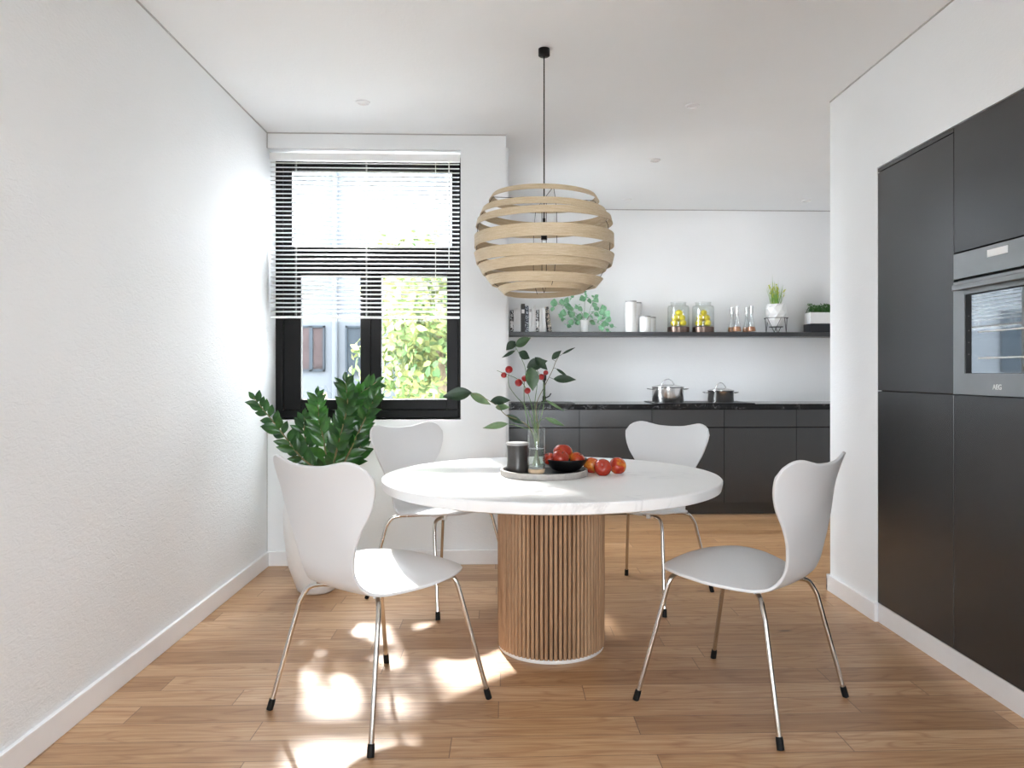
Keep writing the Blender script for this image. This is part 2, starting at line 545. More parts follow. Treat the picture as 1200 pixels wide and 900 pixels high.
baseboard('baseboard_left', XL, XL + BT, YB, YW - BT, 1)
baseboard('baseboard_window', XL, WE - .04, YW - BT, YW, 0)
m = MB(); m.box(XR - BT, XR, CY1 - .004, YE + BT, 0, BH); m.box(XR - BT, XKR, YE, YE + BT, 0, BH)
struct(m.build('baseboard_right', M['trim'], bevel=.003))
struct(MB().box(XR + .004, XR + .03, CY0, CY1 - .004, 0, CZ0 - .002).build('baseboard_cabinets', M['trim']))
baseboard('baseboard_right_near', XR - BT, XR, YB, CY0, 1)
# thin grey strips painting in the shade where walls meet ceiling and each other
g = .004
struct(MB().box(XL, XL + g, YB, YW, CEIL - .007, CEIL).build('gap_shade_1', M['gap']))
struct(MB().box(XL, WE, YW - g, YW, CEIL - .007, CEIL).build('gap_shade_2', M['gap']))
struct(MB().box(XR - g, XR, YB, YE, CEIL - .007, CEIL).build('gap_shade_3', M['gap']))
struct(MB().box(XK, XKR, YK - g, YK, CEIL - .008, CEIL).build('gap_shade_4', M['gap']))
struct(MB().box(XL, XL + g, YW - g, YW, BH, WZ0).build('gap_shade_5', M['gap']))
struct(MB().box(XL, XL + g, YW - g, YW, WZ1, CEIL).build('gap_shade_6', M['gap']))


# ------------------------------------------------------------------ window in the window wall
def framebox(m, x0, x1, z0, z1, t, y0, y1, tl=None, tr=None, tt=None, tb=None):
    tl = tl or t; tr = tr or t; tt = tt or t; tb = tb or t
    m.box(x0, x0 + tl, y0, y1, z0, z1); m.box(x1 - tr, x1, y0, y1, z0, z1)
    m.box(x0 + tl, x1 - tr, y0, y1, z0, z0 + tb); m.box(x0 + tl, x1 - tr, y0, y1, z1 - tt, z1)


YF = 4.83
win = struct(empty('window_1'), 'black framed casement window beside the left wall')
m = MB(); framebox(m, WX0 + .001, WX1 + .02, WZ0 + .001, WZ1 - .001, .045, YF, YF + .07, tb=.05)
m.box(WX0 + .04, WX1 - .02, YF, YF + .07, 1.855, 1.925)
m.build('window_frame', M['black_frame'], win, bevel=.003)
m = MB(); framebox(m, WX0 + .046, WX1 - .026, 1.926, WZ1 - .046, .04, YF + .012, YF + .06, tl=.055); m.build('fanlight_sash', M['black_frame'], win, bevel=.003)
XM = -.84
m = MB(); framebox(m, WX0 + .046, XM - .001, WZ0 + .052, 1.854, .066, YF + .015, YF + .06, tl=.11); m.build('casement_sash', M['black_frame'], win, bevel=.004)
m = MB(); framebox(m, XM + .001, WX1 - .026, WZ0 + .052, 1.854, .066, YF + .008, YF + .06, tr=.072); m.build('casement_sash', M['black_frame'], win, bevel=.004)
for r in ((WX0 + .095, WX1 - .06, 1.96, WZ1 - .08), (WX0 + .15, XM - .06, WZ0 + .11, 1.80), (XM + .06, WX1 - .09, WZ0 + .11, 1.80)):
    MB().box(r[0], r[1], YF + .034, YF + .040, r[2], r[3]).build('pane', M['pane'], win)
struct(MB().box(WX0, WX1, YW - .002, YF, WZ0 - .012, WZ0 + .0).build('window_sill', M['trim'], win))

# kitchen side window
XF = XK - .17
kw = struct(empty('window_2'), 'narrow black framed window in the left kitchen wall')
m = MB()
for (a, b, c, d) in ((KY0, KY0 + .06, WZ0, WZ1), (KY1 - .06, KY1, WZ0, WZ1), (KY0, KY1, WZ0, WZ0 + .08), (KY0, KY1, WZ1 - .06, WZ1), (KY0, KY1, 1.86, 1.92)):
    m.box(XF, XF + .06, a, b, c, d)
m.build('window_frame', M['black_frame'], kw)
MB().box(XF + .02, XF + .026, KY0 + .05, KY1 - .05, WZ0 + .07, 1.87).build('pane', M['pane'], kw)
MB().box(XF + .02, XF + .026, KY0 + .05, KY1 - .05, 1.91, WZ1 - .05).build('pane', M['pane'], kw)

# added rear window, out of view, brightens the room with sky
rw = struct(empty('fill_window'), 'added unseen window in the rear wall for fill light')
m = MB(); framebox(m, RX0, RX1, RZ0, RZ1, .06, YB - .13, YB - .07)
m.box(.07, .13, YB - .13, YB - .07, RZ0, RZ1)
m.build('window_frame', M['black_frame'], rw)
MB().box(RX0 + .05, RX1 - .05, YB - .103, YB - .097, RZ0 + .05, RZ1 - .05).build('pane', M['pane'], rw)


def blind(along, a0, a1, fixed, z1, z0, tl, label):
    """venetian blind; along 'x' (hangs in a y=fixed plane) or 'y'"""
    def P(u, dpt, z): return (u, fixed + dpt, z) if along == 'x' else (fixed - dpt, u, z)
    root = empty('venetian_blind', P((a0 + a1) / 2, 0, z1)); o0 = root.location
    def L(p): return (p[0] - o0.x, p[1] - o0.y, p[2] - o0.z)
    def bx(m, u0, u1, d0, d1, za, zb):
        p = L(P(u0, d0, za)); q = L(P(u1, d1, zb))
        m.box(min(p[0], q[0]), max(p[0], q[0]), min(p[1], q[1]), max(p[1], q[1]), min(p[2], q[2]), max(p[2], q[2]))
    m = MB(); bx(m, a0, a1, -.02, .02, z1 - .042, z1); m.build('head_rail', M['blind'], root, bevel=.002)
    pitch = .0268; n = int((z1 - .05 - z0 - .02) / pitch)
    m = MB(); tilt = radians(tl)
    for i in range(n):
        zc = z1 - .058 - i * pitch
        rows = []
        for u in (a0 + .004, a1 - .004):
            row = []
            for k in range(5):
                s_ = (k / 4 - .5)
                dd = s_ * .0255 * cos(tilt); zz = s_ * .0255 * sin(tilt) + (.25 - s_ * s_) * .012
                row.append(L(P(u, dd, zc + zz)))
            rows.append(row)
        m.grid(rows)
    m.build('slats', M['blind'], root, smooth=60, solid=.0007)
    m = MB(); bx(m, a0 + .004, a1 - .004, -.012, .012, z0, z0 + .014); m.build('bottom_rail', M['blind'], root, bevel=.003)
    W_ = a1 - a0
    for fr in (.135, .505, .87):
        u = a0 + W_ * fr
        m = MB()
        for dd in (-.0135, .0135): m.tube([L(P(u, dd, z1 - .03)), L(P(u, dd, z0 + .005))], .0010, 6)
        m.build('ladder_cord', M['clip'], root)
    m = MB(); u = a0 + W_ * .943; m.tube([L(P(u, -.028, z1 - .045)), L(P(u, -.028, z1 - .70))], .003, 8); m.build('tilt_wand', M['clip'], root)
    tag(root, label, 'blind')


blind('x', WX0 + .006, WX1 - .006, YW + .045, 2.515, 1.505, 27, 'white venetian blind half lowered over the black framed window')
blind('y', KY0 + .01, KY1 - .01, XK - .05, 2.50, 1.505, 20, 'white venetian blind seen edge-on where the kitchen begins')


# ------------------------------------------------------------------ outside
struct(MB().box(-30, 20, YW + WT, 40, -.35, -.3).build('ground', M['ground']))
struct(MB().box(-20, 20, -20, YB - .2, -.35, -.3).build('ground_rear', M['ground']))
bl = empty('building', (-4.2, 13.5, -.3))
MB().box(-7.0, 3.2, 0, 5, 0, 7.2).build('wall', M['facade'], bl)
m = MB(); m.tube([(1.24, -.07, 0), (1.24, -.07, 7.1)], .05, 10); m.build('downpipe', M['facade'], bl)
for (x0, x1, z0, z1, mt) in ((.58, 1.06, 1.5, 2.3, 'curtain'), (1.42, 2.0, 1.45, 2.3, 'far_pane'), (-2.2, -1.3, 1.5, 2.6, 'far_pane')):
    m = MB(); t_ = .035
    m.box(x0, x0 + t_, -.05, .02, z0, z1); m.box(x1 - t_, x1, -.05, .02, z0, z1); m.box(x0, x1, -.05, .02, z0, z0 + t_); m.box(x0, x1, -.05, .02, z1 - t_, z1); m.box((x0 + x1) / 2 - .03, (x0 + x1) / 2 + .03, -.05, .02, z0, z1)
    fr = m.build('window', M['far_pane'], bl); MB().box(x0 + t_, x1 - t_, -.02, -.005, z0 + t_, z1 - t_).build('pane', M[mt], fr)
m = MB(); m.box(-7.2, 3.4, -.3, 5.2, 7.2, 7.5); m.build('roof', M['facade'], bl)
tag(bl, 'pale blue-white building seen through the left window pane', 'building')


def tree(x, y, z0, h, rx, rz, n, mats, label, seed, ls=.16):
    rnd = random.Random(seed)
    root = empty('leafy_tree', (x, y, -.3))
    m = MB(); m.tube([(0, 0, 0), (.05, .02, h * .35), (-.04, .05, h * .75)], [.09, .07, .03], 8); m.build('trunk', M['bark'], root, smooth=50)
    clumps = [(rnd.uniform(-rx, rx) * .72, rnd.uniform(-rx, rx) * .72, z0 + rz + rnd.uniform(-rz, rz) * .8, rnd.uniform(.3, .6) * rx) for _ in range(26)]
    for mi, mt in enumerate(mats):
        m = MB()
        for i in range(n):
            cx, cyy, cz, cr = clumps[rnd.randrange(26)]
            d = Vector((rnd.gauss(0, 1), rnd.gauss(0, 1), rnd.gauss(0, 1))).normalized() * cr * rnd.uniform(.6, 1.0)
            dr = Vector((rnd.gauss(0, 1), rnd.gauss(0, 1), rnd.gauss(0, 1)))
            m.leaf((cx + d.x, cyy + d.y, cz + d.z), dr, d, ls * rnd.uniform(.7, 1.3), ls * .6, .2, .2, .8, 4)
        m.build('crown', M[mt], root)
    tag(root, label, 'tree')


tree(-.75, 9.0, .6, 2.9, 1.0, 1.2, 2600, ('tree_a', 'tree_b'), 'yellow-green leafy tree filling the right window pane', 3, .11)
tree(-2.45, 10.6, .1, 1.6, .6, .45, 450, ('tree_b',), 'low pale green bush before the pale building', 5, .13)
tree(-.9, 12.0, .6, 3.4, .8, 1.4, 1500, ('tree_a', 'tree_b'), 'tall green tree behind the yellow-green one', 9)


# ------------------------------------------------------------------ tall cabinets and oven
GAP = .002
XD = XR + .002      # door face


def door(name, parent, y0, y1, z0, z1, o0):
    MB().box(XD - o0.x, XD + .019 - o0.x, y0 + GAP - o0.y, y1 - GAP - o0.y, z0 + GAP - o0.z, z1 - GAP - o0.z).build(name, M['cab'], parent, bevel=.0012)


ZS = 1.086; OZ1 = 1.632
labs = ['anthracite tall cabinet next to the white wall end, two plain doors', 'anthracite tall cabinet housing the built-in oven', 'anthracite tall cabinet on the camera side of the oven']
for i in range(3):
    y1 = CY1 - i * MOD; y0 = y1 - MOD
    root = empty('tall_cabinet', (XR + .3, (y0 + y1) / 2, CZ0)); o0 = root.location
    m = MB()
    if i == 1:
        MB().box(XD + .02 - o0.x, XR + .60 - o0.x, y0 - o0.y, y1 - o0.y, 0, ZS - .004 - CZ0).build('lower_carcass', M['cab_body'], root); m.box(XD + .02 - o0.x, XR + .60 - o0.x, y0 - o0.y, y1 - o0.y, OZ1 + .004 - CZ0, CZ1 - .003 - CZ0)
    else:
        m.box(XD + .02 - o0.x, XR + .60 - o0.x, y0 - o0.y, y1 - o0.y, 0, CZ1 - .003 - CZ0)
    m.build('carcass', M['cab_body'], root)
    ya, yb = y0, y1
    top = CZ1 - .002
    if i != 1:
        door('filler_panel', root, ya, yb, CZ1 - .024, top, o0); top = CZ1 - .024
        door('door', root, ya, yb, ZS, top, o0)
    else:
        door('door', root, ya, yb, OZ1 + .003, top, o0)
    door('door', root, ya, yb, CZ0, ZS, o0)
    tag(root, labs[i], 'cabinet', 'tall anthracite cabinets')

OY1 = CY1 - MOD; OY0 = OY1 - MOD
ov = empty('oven', (XD, (OY0 + OY1) / 2, ZS)); o0 = ov.location


def ob(m, xa, xb, ya, yb, za, zb): return m.box(xa, xb, ya - o0.y, yb - o0.y, za - ZS, zb - ZS)


ob(MB(), .02, .55, OY0 + .003, OY1 - .003, ZS, OZ1).build('body', M['oven_dark'], ov)
ob(MB(), -.004, .02, OY0 + .004, OY1 - .004, 1.532, OZ1 - .001).build('control_panel', M['oven'], ov, bevel=.0015)
dz0, dz1 = at(1170, 300, X=XR), at(1170, 289, X=XR)
ya, yb = at(1182, 293, X=XR).y, at(1158, 293, X=XR).y
zc = at(1170, 294.5, X=XR).z
ob(MB(), -.006, -.004, ya, yb, zc - .013, zc + .013).build('display', M['white_print'], ov)
# door: steel frame around the glass
GY1, GZ0, GZ1 = 2.836, 1.168, 1.468
m = MB()
ob(m, -.004, .02, GY1, OY1 - .004, ZS + .002, 1.522); ob(m, -.004, .02, OY0 + .004, OY0 + .08, ZS + .002, 1.522)
ob(m, -.004, .02, OY0 + .08, GY1, ZS + .002, GZ0); ob(m, -.004, .02, OY0 + .08, GY1, GZ1, 1.522)
dr = m.build('door', M['oven'], ov)
m = ob(MB(), .000, .012, OY0 + .08, GY1, GZ0, GZ1); m.build('inner_frame', M['oven_dark'], dr)
GG = 2.795
m = ob(MB(), -.002, -.0002, OY0 + .12, GG, GZ0 + .001, GZ1 - .006); m.build('glass', M['oven_glass'], dr)
m = MB()
for z in (1.2245, 1.3215):
    m.tube([(-.004, 2.752 - o0.y, z - ZS), (-.004, OY0 + .15 - o0.y, z - ZS)], .0028, 8)
m.build('rack', M['white_print'], dr)
for z in (1.24, 1.33, 1.285, 1.385):
    m = MB(); m.lathe([(0, -.001), (.0016, -.001), (.0016, 0), (0, 0)], 8, (-.001, 2.815 - o0.y, z - ZS), (-1, 0, 0))
    m.build('screw', M['lid_grey'], dr)
m = ob(MB(), -.036, -.024, OY0 + .03, OY1 - .045, 1.484, 1.506)
for y in (OY0 + .04, OY1 - .04): ob(m, -.026, -.003, y - .008, y + .008, 1.487, 1.501)
m.build('handle', M['oven'], dr, bevel=.003)
fc = bpy.data.curves.new('t', 'FONT'); fc.body = 'AEG'; fc.size = .026; fc.align_x = 'CENTER'; fc.extrude = .0006; fc.offset = .0004
fo = bpy.data.objects.new('t', fc); C.objects.link(fo); bpy.context.view_layer.update()
me = bpy.data.meshes.new_from_object(fo.evaluated_get(bpy.context.evaluated_depsgraph_get())); bpy.data.objects.remove(fo)
me.name = 'logo'; me.materials.clear(); me.materials.append(M['white_print'])
lg = bpy.data.objects.new('logo', me); C.objects.link(lg); lg.parent = ov
lp = at(1169.5, 456.5, X=XR)
lg.location = (-.005, lp.y - o0.y, lp.z - ZS - .000); lg.rotation_euler = (pi / 2, 0, -pi / 2)
tag(ov, 'built-in grey steel oven with mirror-like glass door in tall cabinet', 'oven')

# ------------------------------------------------------------------ kitchen run
KF = 6.19          # front of doors
PL = .10           # plinth
CT0, CT1 = .872, .915
x = XK + .0
edges = [XK + .002, at(679, 540, Y=KF).x, at(764, 540, Y=KF).x, at(848.7, 540, Y=KF).x, at(933.3, 540, Y=KF).x]
edges.append(edges[-1] + .6)
kl = ['anthracite base cabinet under the sink and black tap', 'anthracite base cabinet left of the hob, behind the fruit', 'anthracite base cabinet under the big steel pot',
      'anthracite base cabinet right of the hob', 'anthracite base cabinet at the right end, half hidden by the wall']
zs = at(800, 501, Y=KF).z
for i in range(5):
    x0, x1 = edges[i], edges[i + 1]
    root = empty('base_cabinet', ((x0 + x1) / 2, KF + .28, 0)); o0 = root.location
    MB().box(x0 - o0.x, x1 - o0.x, .021 - .28, .27, PL, CT0 - .001).build('carcass', M['cab_body'], root)
    MB().box(x0 - o0.x, x1 - o0.x, .06 - .28, .078 - .28, 0, PL - .002).build('plinth', M['cab'], root)
    MB().box(x0 + .0015 - o0.x, x1 - .0015 - o0.x, -.28, .02 - .28, zs + .004, CT0 - .003).build('drawer_front', M['cab'], root, bevel=.001)
    MB().box(x0 + .0015 - o0.x, x1 - .0015 - o0.x, -.28, .02 - .28, PL + .002, zs - .004).build('door', M['cab'], root, bevel=.001)
    tag(root, kl[i], 'cabinet', 'base cabinets along the kitchen back wall')
o = MB().box(XK + .001, XKR - .001, KF - .015, YK - .001, CT0, CT1).build('worktop', M['counter'], bevel=.002)
tag(o, 'black marble worktop with white veins along the kitchen back wall', 'worktop')
hx0, hx1 = at(760, 472, Y=6.5).x, at(872, 472, Y=6.5).x
ho = empty('induction_hob', ((hx0 + hx1) / 2, 6.46, CT1))
MB().box(-(hx1 - hx0) / 2, (hx1 - hx0) / 2, -.25, .25, 0, .006).build('glass_plate', M['black'], ho, bevel=.002)
m = MB()
for (a, b, r) in ((-.24, -.11, .09), (-.24, .11, .09), (.24, 0, .12), (0, 0, .07)):
    m.lathe([(r, .0062), (r + .004, .0066), (r + .008, .0062)], 32, (a, b, 0))
m.build('cooking_ring', M['shelf'], ho)
tag(ho, 'black glass induction hob in worktop under the two steel pots', 'hob')
sx0, sx1 = XK + .03, at(672, 472, Y=6.4).x
sk = empty('sink', ((sx0 + sx1) / 2, 6.45, CT1)); hw = (sx1 - sx0) / 2
m = MB(); m.box(-hw, hw, -.19, -.175, 0, .004); m.box(-hw, hw, .175, .19, 0, .004); m.box(-hw, -hw + .015, -.175, .175, 0, .004); m.box(hw - .015, hw, -.175, .175, 0, .004)
m.build('rim', M['black'], sk, bevel=.002)
MB().box(-hw + .015, hw - .015, -.175, .175, 0, .002).build('basin', M['black'], sk)
tag(sk, 'black inset sink at the left end of the worktop', 'sink')
fx = at(637.7, 455, Y=6.68).x
fa = empty('tap', (fx, 6.68, CT1))
m = MB(); m.lathe([(0, 0), (.026, 0), (.026, .008), (.015, .012), (.015, .05), (.0, .05)], 20); m.build('base', M['black'], fa, smooth=40)
m = MB(); m.tube(catmull([(0, 0, .04), (0, 0, .2), (0, -.02, .245), (0, -.09, .26), (0, -.15, .24), (0, -.17, .19)], 6), .010, 12); m.build('spout', M['black'], fa, smooth=60)
m = MB(); m.tube([(.012, 0, .035), (.045, 0, .05), (.06, 0, .075)], .005, 8); m.build('lever', M['black'], fa, smooth=60)
tag(fa, 'slim black kitchen tap behind the berry branches', 'tap')
# shelf
SHZ0, SHZ1, SHY = 1.487, 1.523, 6.50
o = MB().box(XK + .001, XKR - .001, SHY, YK - .001, SHZ0, SHZ1).build('wall_shelf', M['shelf'], bevel=.002)
tag(o, 'long dark grey shelf on the kitchen back wall', 'shelf')


def sx(px, Y=6.62): return at(px, 400, Y=Y).x


PXM = 6.62 / 890   # metres for one pixel on the shelf


def zpx(py, Y=6.62): return at(700, py, Y=Y).z


# books ------------------------------------------------------------
def book(px0, px1, ytop, mat, label, lean=0, depth=.17, bands=None, Y=6.555, name='book'):
    x0, x1 = at(px0, 400, Y=Y).x, at(px1, 400, Y=Y).x; h = at(600, ytop, Y=Y).z - SHZ1; wd = x1 - x0
    root = empty(name, (x0, Y, SHZ1)); root.rotation_euler = (0, lean, 0)
    c = .002
    m = MB(); m.box(0, wd, 0, c, 0, h); m.box(0, c, c, depth, 0, h); m.box(wd - c, wd, c, depth, 0, h)
    m.build('cover', M[mat], root)
    MB().box(c, wd - c, c, depth - .004, .002, h - .003).build('pages', M['paper'], root)
    if bands:
        m = MB()
        for (a, b) in bands: m.box(wd * .12, wd * .88, -.0006, 0, h * a, h * b)
        m.build('spine_label', M['white_print'] if 'white' not in mat else M['lid_grey'], root)
    tag(root, label, 'book', 'books at the left end of the shelf')
    return root


book(598.0, 601.7, 363.4, 'book_black', 'thin black book with white marks, first at the shelf end by the window wall', bands=[(.2, .5)])
book(602.2, 604.7, 361.2, 'book_white', 'white book directly beside the first spotted black book')
book(604.9, 607.5, 361.0, 'book_white', 'middle one of three white books before the tall charcoal book')
book(607.7, 610.4, 361.4, 'book_white', 'white book touching the left side of the tall charcoal book')
book(610.8, 615.2, 356.0, 'book_dark', 'tall charcoal book with a white band on its spine', bands=[(.66, .80)])
book(615.5, 619.6, 358.2, 'book_navy', 'navy book with pale pattern next to the tall charcoal book')
book(620.0, 623.4, 360.2, 'book_white', 'white book touching the navy patterned book', bands=[(.82, .93)])
book(623.6, 625.9, 360.6, 'book_white', 'thin white book second after the navy patterned book')
book(626.1, 627.8, 357.3, 'book_white', 'tallest thin white book before the second spotted black book')
book(628.2, 631.7, 363.2, 'book_black', 'black book with white marks standing between two white books', bands=[(.22, .5)])
book(632.2, 635.6, 361.0, 'book_white', 'white book just after the second spotted black book')
book(635.8, 639.4, 360.8, 'book_white', 'white book last upright one before the leaning book')
lb = book(640.4, 644.4, 359.4, 'book_mixed', 'black patterned book leaning at the end of the row', lean=radians(-8), name='book')
lb.location.x += .018

# eucalyptus --------------------------------------------------------
eu = empty('potted_eucalyptus', (sx(685.3), 6.62, SHZ1))
m = MB(); m.lathe([(0, 0), (.032, 0), (.034, .004), (.038, .06), (.044, .108), (.041, .108), (.036, .06), (.0, .05)], 32); m.build('pot', M['pot_white'], eu, smooth=50)
rnd = random.Random(11)
euc = [[(415, 268, 62), (470, 262, 50), (505, 250, 46), (545, 222, 30)], [(515, 292, 62), (537, 312, 44), (480, 340, 60), (462, 360, 44)], [(540, 350, 56), (595, 367, 56), (535, 405, 52), (522, 432, 38), (580, 410, 46)],
       [(600, 312, 46), (572, 300, 34), (640, 355, 52)], [(615, 240, 58), (640, 225, 44), (630, 190, 34), (640, 152, 34), (565, 180, 30)], [(665, 256, 48), (712, 250, 46), (715, 222, 34)], [(700, 283, 44), (712, 307, 50), (762, 307, 56)],
       [(790, 345, 56), (800, 385, 48), (750, 335, 46), (820, 430, 36)], [(663, 358, 62), (688, 408, 52), (715, 350, 44)], [(740, 375, 40), (770, 415, 54), (742, 445, 42), (790, 460, 32)]]
for grp in euc:
    P_ = []
    dy = rnd.uniform(-.07, .05)
    for (ex, ey, sz) in grp:
        q = at(580 + ex / 6, 310 + ey / 6, Y=6.62 + dy + rnd.uniform(-.015, .015)); P_.append((Vector((q.x - eu.location.x, q.y - 6.62, q.z - SHZ1)), sz / 6 * PXM))
    far = max(P_, key=lambda q: q[0].x ** 2 + (q[0].z - .1) ** 2)[0]
    B = Vector((rnd.uniform(-.015, .015), rnd.uniform(-.015, .015), .09))
    mid = (B + far) / 2 + Vector((0, 0, .035)); pts = catmull([B, mid, far], 6)
    st = MB().tube(pts, .0014, 6).build('stem', M['stem'], eu)
    m = MB()
    for (c_, sz) in P_:
        near = min(pts, key=lambda q: (q - c_).length)
        d = (c_ - near) if (c_ - near).length > .012 else Vector((rnd.uniform(-1, 1), 0, rnd.uniform(-.6, .6)))
        d.normalize(); nr = Vector((rnd.uniform(-.35, .35), -1, rnd.uniform(-.1, .6)))
        b0 = c_ - d * sz * .5
        m.leaf(b0, d, nr, sz, sz * .86, .1, .08, .8)
        if (near - b0).length > .003: m.tube([near, b0], .0009, 5)
        # a second small leaf opposite
        m.leaf(b0, (-d.x + rnd.uniform(-.4, .4), rnd.uniform(-.5, .5), -d.z + rnd.uniform(-.4, .4)), (0, -.5, 1), sz * .6, sz * .5, .1, .1, .8)
    m.build('leaves', M['euc'], st, smooth=60)
tag(eu, 'eucalyptus with round leaves in a small white pot on the shelf', 'plant')

# canisters -----------------------------------------------------------
def canister(px, Y, rpx, ytop, label):
    c = empty('canister', (sx(px, Y), Y, SHZ1)); r = rpx * Y / 890; h = zpx(ytop, Y) - SHZ1
    m = MB(); m.lathe([(0, 0), (r, 0), (r, h - .012), (0, h - .012)], 40); m.build('body', M['pot_white'], c, smooth=40)
    m = MB(); m.lathe([(r * .97, h - .012), (r * .97, h - .009), (r * 1.01, h - .009), (r * 1.01, h - .002), (r * .98, h), (0, h)], 40); m.build('lid', M['lid_grey'], c, smooth=40)
    tag(c, label, 'canister', 'white canisters on the shelf')


canister(739.3, 6.58, 6.6, 352.6, 'tallest white canister with grey lid, in front of its pair')
canister(745.8, 6.68, 6.0, 354.2, 'tall white canister half hidden behind the tallest one')
canister(755.8, 6.58, 6.8, 370.2, 'short wide white canister, front one beside the tall pair')
canister(762.5, 6.68, 6.0, 371.4, 'short white canister peeking out behind another, nearest the lemon jars')


# lemon jars ------------------------------------------------------------
def lemon_mesh():
    m = MB(); prof = []
    for i in range(15):
        u = i / 14; z = -.036 + .072 * u
        r = .0275 * sqrt(max(0, 1 - ((u - .5) / .46) ** 2)) if abs(u - .5) < .44 else .0075 * (1 - abs(u - .5) / .5) / .12
        prof.append((r, z))
    m.lathe(prof, 20); return m


lemon0 = None
for j, (jx, side) in enumerate(((795, 'nearer the white canisters'), (824, 'nearer the pepper carafes'))):
    JY = 6.62
    jr = empty('glass_jar', (sx(jx), JY, SHZ1)); R = 12.8 * PXM
    m = MB(); m.lathe([(0, 0), (R, 0), (R, .048), (0, .048)], 40)
    bs = m.build('base', pbr('bronze_base_%d' % j, (.16, .11, .09), .3, .7, vary=.4, scale=12), jr, smooth=40)
    Hh = zpx(354) - SHZ1
    pr = [(0, .050), (R * .97, .050), (R, .056), (R, Hh - .05), (R * .93, Hh - .032), (R * .70, Hh - .026), (R * .70, Hh - .008), (R * .74, Hh - .004), (R * .74, Hh), (R * .66, Hh),
          (R * .66, Hh - .028), (R * .9, Hh - .036), (R * .96, Hh - .052), (R * .96, .058), (0, .055)]
    m = MB(); m.lathe(pr, 40); m.build('glass', M['jar'], jr, smooth=50)
    tag(jr, 'clear glass jar of lemons on a bronze base, the one ' + side, 'jar', 'glass jars of lemons')
    z0 = SHZ1 + .0555
    sp = []
    for a in (.6, 2.2, 3.75, 5.4): sp.append((.052 * cos(a), .052 * sin(a), .0275))
    for a in (1.5, 3.6, 5.7): sp.append((.034 * cos(a), .034 * sin(a), .073))
    sp.append((.004, -.006, .118))
    for q, (lx, ly, lz) in enumerate(sp):
        if lemon0 is None:
            lemon0 = lemon_mesh().build('lemon', M['lemon'], smooth=70); lo = lemon0
        else:
            lo = lemon0.copy(); C.objects.link(lo)
        lo.location = (jr.location.x + lx, JY + ly, z0 + lz)
        lo.rotation_euler = (pi / 2 + rnd.uniform(-.25, .25), 0, (rnd.uniform(0, 6.28) if q > 6 else math.atan2(ly, lx) + rnd.uniform(-.4, .4)))
        if q == 7: tag(lo, 'yellow lemon on top of the pile in the glass jar ' + side, 'lemon')
        else: tag(lo, ('yellow lemon resting on the bottom of the glass jar ' if q < 4 else 'yellow lemon in the middle layer of the glass jar ') + side, 'lemon', ('bottom lemons in the jar ' if q < 4 else 'middle lemons in the jar ') + side)

# oil and vinegar carafes ------------------------------------------------
cl = ['small conical glass carafe with steel top, farthest left of the four', 'taller front carafe of the left pair, steel top, copper liquid', 'small conical glass carafe, third from the lemon jars', 'conical glass carafe with steel top nearest the geometric pot']
for j, (cx, Y, ty) in enumerate(((857.8, 6.66, 360), (863.8, 6.57, 358.6), (875, 6.66, 360), (880.6, 6.57, 358.2))):
    c = empty('oil_carafe', (sx(cx, Y), Y, SHZ1)); Hh = zpx(ty, Y) - SHZ1; s_ = Hh / .235
    m = MB(); m.lathe([(0, .002), (.036, .002), (.040, .008), (.038, .03), (.014, .12), (.013, .165), (.011, .165), (.012, .12), (.035, .032), (.036, .012), (0, .008)], 28); g1 = m.build('glass', M['jar'], c, smooth=50)
    m = MB(); m.lathe([(0, .009), (.034, .010), (.034, .03), (.028, .05), (0, .05)], 28); m.build('liquid', M['copper'], c, smooth=50)
    m = MB(); m.lathe([(0, .150), (.0105, .150), (.0105, .172), (.016, .172), (.016, Hh), (0, Hh)], 24); m.build('stopper', M['steel'], c, smooth=40)
    tag(c, cl[j], 'carafe', 'four glass carafes on the shelf')

# geometric pot on wire stand ---------------------------------------------
gx, GY = sx(909.5), 6.62
st = empty('wire_plant_stand', (gx, GY, SHZ1))
zr = zpx(372.5) - SHZ1; rr = 13.6 * PXM
m = MB()
ring = [(rr * cos(2 * pi * k / 40), rr * sin(2 * pi * k / 40), zr) for k in range(41)]
m.tube(ring, .0028, 8); m.build('top_ring', M['black_metal'], st, smooth=60)
zl = .052; m = MB(); rl = 8 * PXM
m.tube([(rl * cos(2 * pi * k / 32), rl * sin(2 * pi * k / 32), zl) for k in range(33)], .0022, 8); m.build('lower_ring', M['black_metal'], st, smooth=60)
for k in range(4):
    a = pi / 4 + k * pi / 2 + .25; m = MB()
    ft = Vector((rr * .84 * cos(a), rr * .84 * sin(a), .0028))
    for da in (-.62, .62):
        m.tube([Vector((rr * cos(a + da), rr * sin(a + da), zr)), ft], .0026, 8)
    m.build('leg', M['black_metal'], st, smooth=60)
tag(st, 'black wire stand holding the faceted white pot', 'plant stand')
gp = empty('potted_grass', (gx, GY, SHZ1 + zl + .0025))
zt = zpx(356) - SHZ1 - zl - .0025; rb = 12.6 * PXM
m = MB(); rows = []
for (r, z, off) in ((.045, 0, 0), (rb * .92, zt * .30, 0), (rb, zt * .55, .5), (rb * .97, zt * .8, 0), (rb * .86, zt, .5)):
    rows.append([(r * cos(2 * pi * (k + off) / 9), r * sin(2 * pi * (k + off) / 9), z) for k in range(9)])
n0 = len(m.v)
m.grid(rows, closed=True); m.f.append(tuple(range(n0, n0 + 9)))
r2 = [[(q[0] * .93, q[1] * .93, q[2]) for q in rows[-1]], [(q[0] * .93, q[1] * .93, zt - .02) for q in rows[-1]]]
m.grid([rows[-1]] + r2, closed=True)
m.build('pot', M['pot_white'], gp)
MB().lathe([(0, zt - .018), (rb * .8, zt - .018)], 20).build('soil', M['soil'], gp)
m = MB()
